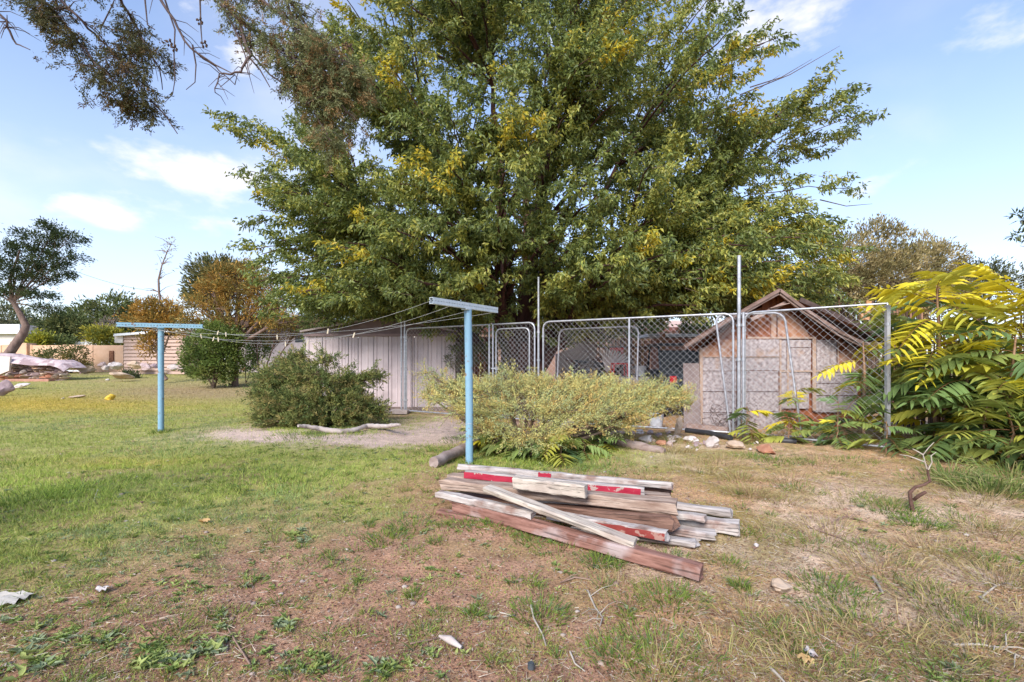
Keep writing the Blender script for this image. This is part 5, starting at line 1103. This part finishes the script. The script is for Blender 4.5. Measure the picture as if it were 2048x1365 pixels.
# ------------------------------------------------------------------ trees of heaven (large feather leaves)
frond_m = leafmat('frond_leaf', .3, .45, .4)
def frond_mesh(L, pairs, droop, col, seed, leaflet=.17):
    rng = np.random.default_rng(seed); V = []; F3 = []; C = []; n = 0; N = 14
    def pt(s): return np.array([L*s, 0, .32*L*s-droop*L*s*s])
    rc = np.array([.30,.14,.06])
    for i in range(N):
        p, q = pt(i/N), pt((i+1)/N); r = .006*(1-i/N)+.0018; r2 = .006*(1-(i+1)/N)+.0018
        vs = [p+[0,r,0], p+[0,-r*.5,r*.8], p+[0,-r*.5,-r*.8], q+[0,r2,0], q+[0,-r2*.5,r2*.8], q+[0,-r2*.5,-r2*.8]]
        V += vs; C += [rc]*6; F3 += [(n,n+1,n+4),(n,n+4,n+3),(n+1,n+2,n+5),(n+1,n+5,n+4),(n+2,n,n+3),(n+2,n+3,n+5)]; n += 6
    for i in range(pairs*2+1):
        k = i//2; sd = 1 if i % 2 else -1; s = .16+.82*(k+.35*(i % 2))/pairs
        if i == pairs*2: s = 1; sd = 0
        p = pt(min(s,1)); ll = leaflet*(.62+.7*math.sin(min(1, s)*PI*.86+.15))*rng.uniform(.72,1.15)*(.8 if s > .93 else 1)
        dv = np.array([.42+.5*(s > .9), sd*.95, -.30+rng.uniform(-.32,.2)]); dv = dv/np.linalg.norm(dv); tan = pt(min(1,s)+.01)-pt(min(1,s)-.01); tan /= np.linalg.norm(tan)
        up = np.cross(dv, np.cross(tan if sd == 0 else np.array([1,0,.15]), dv)); wv = np.array([1,0,0])-dv*dv[0] if sd else np.array([0,1.,0]); wv = wv/np.linalg.norm(wv); nv = np.cross(wv, dv)*(1 if sd >= 0 else -1); nv = nv if nv[2] > 0 else -nv
        w = ll*.14; sag = np.array([0,0,-.12*ll])
        vs = [p, p+dv*ll*.22+wv*w+nv*w*.35, p+dv*ll*.62+wv*w*.72+nv*w*.3+sag*.3, p+dv*ll+sag, p+dv*ll*.62-wv*w*.72+nv*w*.3+sag*.3, p+dv*ll*.22-wv*w+nv*w*.35, p+dv*ll*.42+sag*.12]
        cc = np.array(col)*rng.uniform(.85,1.18); V += vs; C += [cc]*7
        F3 += [(n,n+1,n+6),(n+1,n+2,n+6),(n+2,n+3,n+6),(n+3,n+4,n+6),(n+4,n+5,n+6),(n+5,n,n+6)]; n += 7
    return np_mesh('leaf', np.array(V), np.array(F3), np.clip(np.array(C), 0, 1), (frond_m,))
FY = [(.74,.61,.04),(.66,.57,.05),(.56,.53,.07)]; FG = [(.18,.27,.085),(.23,.31,.09),(.14,.22,.08),(.28,.34,.09)]; FO = [(.44,.45,.09),(.52,.50,.08),(.36,.40,.09)]
FM = {}
def fronds_get(kind, L):
    key = (kind, round(L, 1))
    if key not in FM:
        cols = {'y': FY, 'g': FG, 'o': FO}[kind]; FM[key] = [frond_mesh(L, int(7+L*3.6), .42+.42*(j % 3)/2, cols[j % len(cols)], int(key[1]*10)+j*7, (.12+.15*L)*(1,.85,1.1,.95)[j]) for j in range(4)]
    return random.choice(FM[key])
def sapling(base, H_, label, n, L, seed, ymix, name='tree_of_heaven', rmin=.12, stem=.03, lean=(0,0)):
    R = random.Random(seed); random.seed(seed); base = Vector(base); t = empty(name, base, label, 'young tree' if H_ > .8 else 'seedling', 'trees of heaven and their seedlings')
    top = base+Vector((lean[0], lean[1], H_)); m = MB(); m.tube([base-UP*.05, base.lerp(top,.3)+Vector((R.uniform(-.05,.05),0,0)), base.lerp(top,.65)+Vector((R.uniform(-.06,.06),0,0)), top], [stem, stem*.9, stem*.7, stem*.35], 8); m.build('trunk' if H_ > .8 else 'stem', mat('sapling_bark', (.24,.13,.07), (.38,.24,.15), 9, .85, .3), t)
    for i in range(n):
        f = rmin+(1-rmin)*(i+.5)/n; p = base.lerp(top, f); az_ = i*2.4+R.uniform(-.5,.5); LL = L*R.uniform(.8,1.1)*(1-.25*(f > .9))
        kind = 'y' if R.random() < ymix*(f**3.2)*1.3 else ('o' if R.random() < .28+.3*f*(ymix > .6) else 'g')
        if R.random() < .05: kind = 'y'
        me = fronds_get(kind, LL); o = bpy.data.objects.new('leaf', me); COL.objects.link(o); o.parent = t
        o.location = p-base; pitch = R.uniform(-.75,.25)*(.35+f*.7)+.1; o.rotation_euler = (Matrix.Rotation(az_,3,'Z') @ Matrix.Rotation(pitch,3,'Y') @ Matrix.Rotation(R.uniform(-.3,.3),3,'X')).to_euler()
        o.scale = (LL/round(max(LL,.1),1),)*3
sapling((6.75,7.55,0), 2.62, 'tallest tree of heaven with a bright yellow crown beside the square fence post', 44, 1.15, 1, 1.0)
sapling((7.75,7.2,0), 2.45, 'tree of heaven at the picture edge, yellow only at its upper leaves', 44, 1.25, 2, .8)
sapling((6.7,7.0,0), 1.55, 'mid height dark green tree of heaven in front of the tallest one', 30, 1.0, 3, .25)
sapling((7.1,6.75,0), 1.75, 'broad green tree of heaven arching forward at the right edge', 26, 1.1, 4, .35, lean=(-.1,-.15))
sapling((5.95,8.05,0), 1.75, 'thin tree of heaven whose leaves poke through the fence by the square post', 12, .85, 5, .45)
sapling((7.35,8.2,0), 2.75, 'tree of heaven at the back with its leaf tips highest against the sky', 34, 1.2, 6, .8)
sapling((6.6,6.6,0), .8, 'knee high green tree of heaven at the left front of the thicket', 14, .8, 7, .2, stem=.018)
sapling((6.6,6.3,0), .7, 'low green tree of heaven shading the bare soil at the thicket foot', 14, .85, 8, .1, stem=.018)
sapling((5.5,8.0,0), .75, 'low bushy sprout before the coop right corner', 7, .45, 9, .25, stem=.014)
sapling((5.15,8.6,0), .95, 'sprout rising before the coop middle with two yellow green leaves', 6, .5, 10, .5, stem=.012)
sapling((4.75,8.15,0), .45, 'small sprout at the foot of the loose leaning panel', 9, .42, 11, .4, stem=.01)
sapling((5.75,7.3,0), .5, 'low sprout under the square fence post', 7, .45, 12, .15, stem=.012)
sapling((5.3,7.75,0), .42, 'ground hugging sprout left of the square post', 7, .4, 13, .2, stem=.01)
sapling((4.2,8.5,0), .62, 'slender sprout against the chipboard left of the leaning panel foot', 7, .42, 14, .3, stem=.01)
for i, (px, py, h, L, nm) in enumerate(((985,905,.30,.42,'leftmost'),(1030,915,.26,.40,'near trunk'),(1075,922,.30,.44,'dark'),(1115,925,.30,.46,'bluish'),(1165,915,.26,.46,'broad'),(1200,900,.25,.42,'last'),(960,895,.22,.36,'small'))):
    d = {'leftmost':'pale feather leaved seedling left of the dark stem under the juniper','near trunk':'feather leaved seedling just right of the dark stem under the juniper','dark':'dark feather leaved seedling drooping behind the crimson patch board','bluish':'bluish feather leaved seedling in the shade of the juniper middle','broad':'broad feather leaved seedling drooping toward the timber pile','last':'feather leaved seedling at the right edge of the juniper shade','small':'smallest feather leaved seedling next to the near blue pole'}[nm]
    sapling(at(px,py), h, d, 8, L, 20+i, .05, stem=.008)
# twigs of an out of frame tree at the right edge
t = empty('edge_twig_tree', (9.4,7.6,0), 'tree outside the frame whose dark twig tips enter at the right edge', 'tree')
m = MB(); m.tube([(9.4,7.6,0),(9.3,7.6,2.0),(9.0,7.5,3.2)], [.12,.1,.06], 8)
for y in (455,500): m.tube([(9.0,7.5,3.1), atD(2120,7.6,y+8), atD(2040,7.6,y-12 if y < 480 else y-8)], [.03,.012,.004], 5)
m.build('trunk', bark2, t); fb = FB(); rng = np.random.default_rng(4)
for px, py in ((2034,430),(2045,438),(2030,473),(2044,468),(2060,445),(2062,478)): 
    for k in range(5): clump(fb, atD(px+k*3-6, 7.6, py+rng.uniform(-3,3)), (.04,.05,.02), 5, .10, .03, DG, rng, upb=0)
fb.build('leaf_tips', leaf_m, t)

# ------------------------------------------------------------------ ground cover
def scatter(n, ymin, ymax, spread=1.25, p=1.6, rng=RNG):
    """points denser near the viewer's side of the yard"""
    u = rng.random(n); D = (ymin**(-p+1)*(1-u)+ymax**(-p+1)*u)**(1/(1-p)); X = rng.uniform(-spread, spread, n)*(D+.4); return X, D
def occupied(x, y):
    px, py = pxpy(x, y); pile = (px > 885) & (px < 1395) & (py > 1000) & (py < 1010+np.clip((px-885)*.24, 0, 200)) 
    return pile
def turf():
    rng = np.random.default_rng(31)
    X, D = scatter(520000, 1.7, 26, 1.2, 1.55, rng)
    X2, D2 = scatter(150000, 8, 34, 1.15, 1.2, rng); X = np.concatenate([X, X2]); D = np.concatenate([D, D2])
    px, py, nz, nz2, lawn, path, dry, pale, gold, pink = zones(X, D)
    cl = fbm(X, D, 6, 3); cl2 = fbm(X+9, D+4, 2.0, 3)
    dens = .27+.16*dry+lawn*1.0*(.35+cl2)+.28*sst(.52,.66,cl)*(1-dry*.5); dens *= (1-path*.93)*(1-pale*.75); dens *= .3+1.2*sst(.38,.6,cl)
    shed = (D > 13.3) & (X > -6.2) & (X < -1.5); k = (rng.random(len(X)) < dens) & ~shed & ~((D > 11) & (X > -1.5) & (X < .9*D-9))
    X, D, lawn, dry, gold, pink, cl, px, py, cl2 = [q[k] for q in (X, D, lawn, dry, gold, pink, cl, px, py, cl2)]; n = len(X)
    P = np.stack([X, D, hgt(X, D)-.004], 1)
    lush = np.clip(g2(px,py,110,985,190,55)+g2(px,py,560,965,200,40)*.7+g2(px,py,1050,915,240,35)+g2(px,py,300,920,200,30)*.5+g2(px,py,640,868,90,12), 0, 1)*sst(.3,.55,cl2+.1)
    Ln = (.016+.020*rng.random(n)+lush*.040*rng.random(n))*(1+D*.055)*(.75+.5*lawn); Wd = (.0026+.0018*rng.random(n))*(1+D*.16)
    green = np.array([(.27,.34,.07),(.34,.38,.09),(.21,.28,.065),(.42,.42,.12)]); teal = np.array([(.19,.25,.10),(.25,.31,.13)]); straw = np.array([(.42,.32,.20),(.34,.25,.15),(.5,.4,.27),(.28,.2,.12)])
    c = green[rng.integers(4, size=n)]; tl = (fbm(X+30, D, .8, 3) > .56) & (rng.random(n) < .7); c[tl] = teal[rng.integers(2, size=tl.sum())]
    c = c*(1-lush[:,None]*.2)+np.array([.19,.29,.03])*lush[:,None]*.6
    ol = (rng.random(n) < .55*dry); c[ol] = np.array([(.36,.31,.10),(.30,.29,.09)])[rng.integers(2, size=ol.sum())]
    sw = rng.random(n) < (.08+.42*dry+.30*(1-lawn)*(1-dry)-lush*.3); c[sw] = straw[rng.integers(4, size=sw.sum())]
    c = c*(1-gold[:,None]*.7)+np.array([.40,.30,.04])*gold[:,None]*.7; c = c*(1-pink[:,None]*.7)+np.array([.38,.25,.16])*pink[:,None]*.7
    c = c*rng.uniform(.8,1.25,(n,1)); Dv = rng.normal(size=(n,3))*.55; Dv[:,2] = .75+.4*lush; Dv[sw,2] *= .35
    fb = FB(); fb.add(blades(P, Dv, Ln, Wd, c, rng=rng)); o = fb.build('grass', grass_m); tag(o, 'short patchy weedy turf covering lawn and dirt', 'grass', kind='stuff'); print('turf', n)
turf()
def tufts(name, label, spots, L, Wd, cols, seed, bend=.35, spread=1.0, flat=1.0, cat='grass', mm=None):
    """spots: (x, y, radius, blades)"""
    rng = np.random.default_rng(seed); fb = FB()
    for x, y, r, n in spots:
        a = rng.uniform(0, 2*PI, n); q = r*rng.random(n)**.6; X = x+np.cos(a)*q; Y = y+np.sin(a)*q; P = np.stack([X, Y, hgt(X, Y)-.005], 1)
        Dv = np.stack([np.cos(a)*spread*(.3+q/r*.7), np.sin(a)*spread*(.3+q/r*.7), np.ones(n)*flat], 1)+rng.normal(size=(n,3))*.22; Dv[:,2] = np.abs(Dv[:,2])+.05
        s = (1+max(0, y-3)*.05); fb.add(blades2(P, Dv, L*s*rng.uniform(.5,1.3,n), Wd*s*rng.uniform(.7,1.3,n), pick(cols, n, rng, .2), bend, rng))
    o = fb.build(name, mm or grass_m); tag(o, label, cat, kind='stuff'); return o
def pxr(px, py, r): p = at(px, py); return p.x, p.y, r/FP*p.y
rg = random.Random(12)
sp = []
for i in range(520):
    x, y = rg.uniform(-4.5,4.5), 1.9+rg.random()**1.3*7
    px, py = pxpy(x, y); k = zones(np.array([x]), np.array([y])); 
    if k[5][0] > .3 or k[6][0]*.8 > rg.random(): continue
    sp.append((x, y, rg.uniform(.025,.09)*(1+y*.05), rg.randint(18,48)))
tufts('grass_tufts', 'scattered bright green grass tufts in the reddish dirt', sp, .065, .0048, [(.13,.19,.03),(.19,.24,.04),(.10,.16,.05),(.24,.26,.06)], 41)
sp = [pxr(px, py, r)+(n,) for px, py, r, n in ((940,927,22,160),(322,867,20,160),(1250,1088,40,90),(1120,1062,60,120),(1350,1110,30,80),(780,1075,45,260),(820,1052,50,220),(1200,1130,40,240),(1340,1195,70,380),(1080,1225,60,260),(1330,1295,110,420),(1230,1300,60,200),(1480,1165,18,120),(1650,1160,60,260),(1700,1185,50,160),(1560,925,60,300),(1500,915,40,160),(1780,1015,60,420),(1840,1045,50,300),(1700,925,50,160),(1930,1040,50,140),(830,1190,20,90),(945,1225,18,80),(150,985,120,700),(40,1010,80,500),(560,960,120,500),(350,905,90,260),(30,930,80,240),(940,880,60,380),(900,905,70,420),(1010,940,90,300),(1140,950,90,240),(1210,935,60,160),(650,868,80,380),(590,873,60,260),(1700,1230,90,260),(1850,1180,80,200),(1950,1250,90,260),(1560,1260,80,260),(1980,1120,60,160),(1620,1080,60,120),(1480,1060,50,120),(1900,1340,110,260),(1700,1340,90,200),(1750,1090,50,140),(1600,980,50,140),(1850,960,50,140),(990,1058,60,200),(930,1048,50,260),(1120,1095,60,160),(1060,1080,40,140),(1450,1120,40,80))]
tufts('green_grass_patches', 'denser patches of green grass on the lawn and round the timber pile', sp, .07, .005, [(.12,.19,.025),(.16,.23,.035),(.20,.25,.045),(.09,.16,.05)], 42, spread=.8)
sp = [pxr(px, py, r)+(n,) for px, py, r, n in ((1350,905,50,420),(1345,885,36,260),(1500,990,50,420),(1480,960,44,200),(1640,930,60,220),(1660,1060,80,260),(1760,1130,90,340),(1400,940,60,240),(1440,925,50,200),(1290,960,50,120),(1580,960,60,200),(1700,1000,80,200),(1950,1000,70,260),(1990,1060,80,260),(940,924,10,40),(322,865,12,50),(2010,1160,90,280),(1900,1210,90,260),(1800,1270,120,320),(1650,1280,110,260),(1500,1230,80,160),(1960,1300,110,260),(1600,1330,90,160),(1540,1060,60,140),(1230,1180,60,80),(1180,1030,20,30),(1560,1000,40,150),(1300,1340,100,120),(1870,1100,80,180),(1440,1300,80,120),(2040,1240,90,220))]
tufts('dry_grass_tufts', 'straw coloured dry grass tussocks on the coop side of the yard', sp, .12, .0042, [(.40,.31,.14),(.34,.27,.11),(.46,.35,.19),(.32,.31,.10),(.30,.19,.10)], 43, bend=.5, spread=1.1)
sp = [pxr(px, py, r)+(n,) for px, py, r, n in ((1985,990,60,300),(1940,975,45,200),(2040,985,50,240),(1895,955,40,140),(2020,950,60,200))]
tufts('long_grass', 'long green and straw grass at the foot of the tree of heaven thicket', sp, .26, .007, [(.16,.22,.05),(.24,.27,.07),(.36,.32,.14),(.12,.18,.05)], 44, bend=.6)
def straw_litter():
    rng = np.random.default_rng(51); X, D = scatter(90000, 1.75, 12, 1.2, 1.7, rng); z = zones(X, D); px = z[0]
    k = rng.random(len(X)) < (.25+.75*z[6])*(1-z[4]*.75)*(1-z[5]*.8); X, D = X[k], D[k]; n = len(X)
    P = np.stack([X, D, hgt(X, D)+.003+.012*rng.random(n)], 1); a = rng.uniform(0, 2*PI, n); Dv = np.stack([np.cos(a), np.sin(a), rng.normal(size=n)*.16], 1)
    c = pick([(.50,.40,.29),(.40,.30,.20),(.30,.20,.13),(.58,.50,.40),(.24,.13,.09)], n, rng, .2); fb = FB()
    fb.add(blades(P, Dv, (.02+.07*rng.random(n)**2)*(1+D*.08), (.0018+.0016*rng.random(n))*(1+D*.14), c, rng=rng))
    # wood chips and leaf crumbs
    X, D = scatter(46000, 1.75, 11, 1.2, 1.8, rng); z = zones(X, D); k = rng.random(len(X)) > z[4]*.8; X, D = X[k], D[k]; n = len(X); P = np.stack([X, D, hgt(X, D)+.004], 1); a = rng.uniform(0, 2*PI, n)
    fb.add(leaves(P, np.stack([np.cos(a), np.sin(a), rng.normal(size=n)*.2], 1), np.array([0,0,1])+rng.normal(size=(n,3))*.25, (.006+.016*rng.random(n)**2)*(1+D*.08), (.004+.007*rng.random(n))*(1+D*.08), pick([(.20,.09,.06),(.34,.2,.13),(.12,.055,.04),(.48,.38,.32),(.27,.13,.08)], n, rng, .25), .1))
    o = fb.build('dry_litter', grass_m); tag(o, 'straw bits and bark crumbs strewn over the reddish dirt', 'litter', kind='stuff')
straw_litter()
def broadleaf():
    """low rosettes of broad leaved weeds"""
    rng = np.random.default_rng(61); fb = FB(); R = random.Random(61); spots = []
    for px, py, r, n, sz in ((330,1330,60,13,.045),(290,1310,50,10,.04),(400,1305,40,8,.045),(60,1335,70,13,.05),(120,1300,50,9,.035),(570,1250,22,5,.045),(210,1290,40,7,.035),(360,1195,60,13,.028),(250,1180,60,11,.025),(90,1280,60,10,.03),(480,1290,60,9,.03),(580,1320,60,10,.03),(440,1250,30,6,.035),(640,1330,40,7,.04),(760,1345,30,4,.05),(590,1070,26,5,.055),(180,1240,80,14,.025),(30,1230,70,12,.025),(320,1140,90,16,.022),(480,1120,90,16,.022),(1370,1180,50,6,.025),(1780,1035,60,14,.03),(1850,1040,50,12,.03),(830,1320,50,8,.03),(60,1150,90,18,.02),(160,1100,110,22,.02),(60,1060,120,22,.02),(1560,930,40,9,.03),(950,1042,40,12,.022),(1010,1056,40,10,.022),(1080,1075,50,10,.022),(1310,1075,18,5,.04),(900,1140,60,8,.02),(700,1160,80,10,.02),(560,1180,80,12,.02),(1880,1320,70,6,.04),(1600,1180,40,6,.025)):
        for k in range(int(n*1.6)): p = at(px+R.uniform(-r,r), py+R.uniform(-r,r)*.45); spots.append((p.x, p.y, sz*R.uniform(.35,.85)))
    for i in range(1300):
        x, y = R.uniform(-5.5,3.5), 1.9+R.random()**1.2*8
        z = zones(np.array([x]), np.array([y]))
        if R.random() < z[6][0] or z[5][0] > .3: continue
        spots.append((x, y, R.uniform(.010,.022)*(1+y*.05)))
    for x, y, sz in spots:
        n = R.randint(6, 12); a = np.arange(n)*2.4+R.random()*6; P = np.tile(np.array([[x, y, H(x,y)+.002]]), (n,1))+rng.normal(size=(n,3))*np.array([sz*.5,sz*.5,.002]); el_ = rng.uniform(.25,1.3,n)
        Dv = np.stack([np.cos(a), np.sin(a), el_], 1); c = pick([(.32,.40,.11),(.26,.35,.10),(.38,.43,.13),(.29,.35,.19)], 1, rng)*rng.uniform(.85,1.15,(n,1))
        fb.add(leaves(P, Dv, np.array([0,0,1])+rng.normal(size=(n,3))*.2, sz*rng.uniform(1,1.9,n), sz*rng.uniform(.45,.7,n), c, .3, .25))
    o = fb.build('broadleaf_weeds', leaf_m); tag(o, 'low broad leaved weeds dotted over dirt and lawn', 'weeds', kind='stuff')
broadleaf()
def pebbles():
    rng = np.random.default_rng(71); import bmesh
    bm = bmesh.new(); bmesh.ops.create_icosphere(bm, subdivisions=1, radius=1); V0 = np.array([v.co[:] for v in bm.verts]); F0 = np.array([[v.index for v in f.verts] for f in bm.faces]); bm.free()
    X, D = scatter(1500, 1.8, 14, 1.2, 1.7, rng); z = zones(X, D); k = rng.random(len(X)) < .35+z[7]+z[5]; X, D = X[k], D[k]; n = len(X); s = (.004+.012*rng.random(n)**3)*(1+D*.10)
    V = (V0[None]*(1+rng.normal(size=(n,len(V0),1))*.12)*s[:,None,None]*np.array([1.2,1,.6]))+np.stack([X,D,hgt(X,D)+s*.2],1)[:,None]
    C = np.repeat(pick([(.42,.33,.28),(.36,.25,.20),(.52,.44,.38),(.30,.18,.13)], n, rng), len(V0), 0); F = F0[None]+np.arange(n)[:,None,None]*len(V0)
    o = link_mesh('gravel', np_mesh('gravel', V.reshape(-1,3), F.reshape(-1,3), C, (needle_m,))); tag(o, 'tiny stones scattered over the bare soil', 'gravel', kind='stuff')
pebbles()
# individual sticks, chips and scraps in the foreground
def stick(pts, r, label, m_=grey_twig, forks=0, seed=0):
    R = random.Random(seed); P = [at(a, b)+UP*(.012+H(at(a,b).x, at(a,b).y)+(c if False else 0)) for a, b in pts]; m = MB(); m.tube(P, [r*(1-i/len(P)*.6) for i in range(len(P))], 5)
    for k in range(forks):
        i = R.randrange(len(P)-1); s = P[i].lerp(P[i+1], R.random()); e = s+Vector((R.uniform(-.18,.18), R.uniform(-.12,.12), R.uniform(0,.05))); m.tube([s, s.lerp(e,.5)+UP*.015, e], [r*.5,r*.4,r*.2], 4)
    o = m.build('stick', m_, loc=P[0]); tag(o, label, 'stick', 'dry sticks lying on the soil')
bt = mat('brown_dry_twig', (.20,.12,.09), (.33,.23,.18), 9, .9, .3)
stick([(1062,1215),(1068,1245),(1085,1270),(1092,1290)], .006, 'pale bent stalk lying at the bottom centre left of the green tufts')
stick([(1175,1185),(1190,1215),(1205,1235),(1200,1250)], .006, 'pale forked stalk lying above the bottom centre grass clump', forks=6, seed=2)
stick([(1140,1300),(1150,1325),(1170,1340)], .005, 'short curled pale stalk near the bottom centre', seed=3)
stick([(1638,1055),(1690,1030),(1735,1040)], .009, 'forked dark twig in the dry grass left of the dead sapling', bt, 7, 4)
stick([(1620,1050),(1680,1070),(1720,1085)], .007, 'thin brown twig crossing the dry grass below the forked one', bt, 4, 5)
stick([(1745,1150),(1755,1165),(1765,1185)], .011, 'short pale grey stick in the dry grass right of the tan rock')
stick([(1965,1190),(1990,1175),(2003,1172)], .007, 'white forked twig near the right edge', forks=3, seed=7)
stick([(1960,1190),(1990,1210),(2015,1225)], .009, 'straight tan stick near the right edge below the white twig')
stick([(1905,1282),(1960,1285),(2010,1295),(2060,1318)], .008, 'long pale stick running out at the right bottom edge', forks=5, seed=9)
stick([(1540,1330),(1560,1350),(1570,1362)], .008, 'short tan stick at the bottom edge below the tan rock')
stick([(1180,1165),(1150,1160),(1120,1168)], .006, 'thin brown twig on dirt below the timber pile', bt, 2, 11)
stick([(820,1290),(860,1282),(880,1275)], .006, 'thin twig left of the curled bark piece', bt, 2, 12)
stick([(1000,1225),(1030,1235),(1005,1236)], .005, 'tiny pale twig at centre between grass tufts')
stick([(500,1330),(470,1290),(455,1262)], .005, 'brown twig among broad leaved weeds at left bottom', bt, 2, 14)
stick([(196,985),(190,1000),(187,1012)], .006, 'short straw coloured stick standing out on the bright lawn')
m = MB(); p = at(900,1292); R = random.Random(2)
m.tube([p+Vector((-.06,.05,.02)), p+Vector((0,0,.03)), p+Vector((.06,-.04,.015))], [.006,.02,.008], 7); o = m.build('bark_curl', st_pale, loc=p); tag(o, 'curled whitish bark piece on the dirt at bottom centre left', 'bark')
def scrap(px, py, w, d, m_, name, label, cat, seed):
    R = random.Random(seed); p = at(px, py); s = p.y/FP; n = 6; vs = []; fs = []
    for j in range(n):
        for i in range(n): x = (i/(n-1)-.5)*w*s*(1-.2*R.random()); y = (j/(n-1)-.5)*d*s*2.2*(1-.2*R.random()); vs.append(p+Vector((x, y, H(p.x,p.y)+.012+R.random()*.03)))
    for j in range(n-1):
        for i in range(n-1): fs.append((j*n+i, j*n+i+1, (j+1)*n+i+1, (j+1)*n+i))
    m = MB(); m.add(vs, fs, True); o = m.build(name, m_, loc=p); tag(o, label, cat)
scrap(12,1212,70,24,mat('grey_rag', (.42,.38,.33), (.58,.53,.47), 12, .9, .5),'cloth_scrap','crumpled grey cloth scrap at the lower picture edge','cloth',1)
scrap(205,1190,26,10,st_white,'paper_scrap','small white paper scrap in the weeds','paper',2)
yl = mat('fallen_yellow_leaf', (.50,.30,.12), (.62,.42,.2), 12, .8, .2)
scrap(1226,1107,20,8,yl,'dead_leaf','curled tan dead leaf beside the long front timber','leaf',3); scrap(1612,1315,26,12,yl,'dead_leaf','large orange tan dead leaf at the bottom right','leaf',4); scrap(410,1048,22,7,yl,'dead_leaf','pale curled dead leaf on the lawn edge','leaf',5); scrap(1620,1303,18,14,st_white,'paper_scrap','torn white scrap beside the orange tan leaf','paper',6)
m = MB(); p = at(1062,1338); m.tube([p+UP*.002, p+UP*.022], .016, 14); m.tube([p+UP*.022, p+UP*.028], .013, 14); o = m.build('bottle_cap', mat('dark_slate_cap', (.05,.06,.065), (.09,.10,.11), 5, .5, .05), loc=p); tag(o, 'small dark round cap lying at the bottom centre', 'cap')
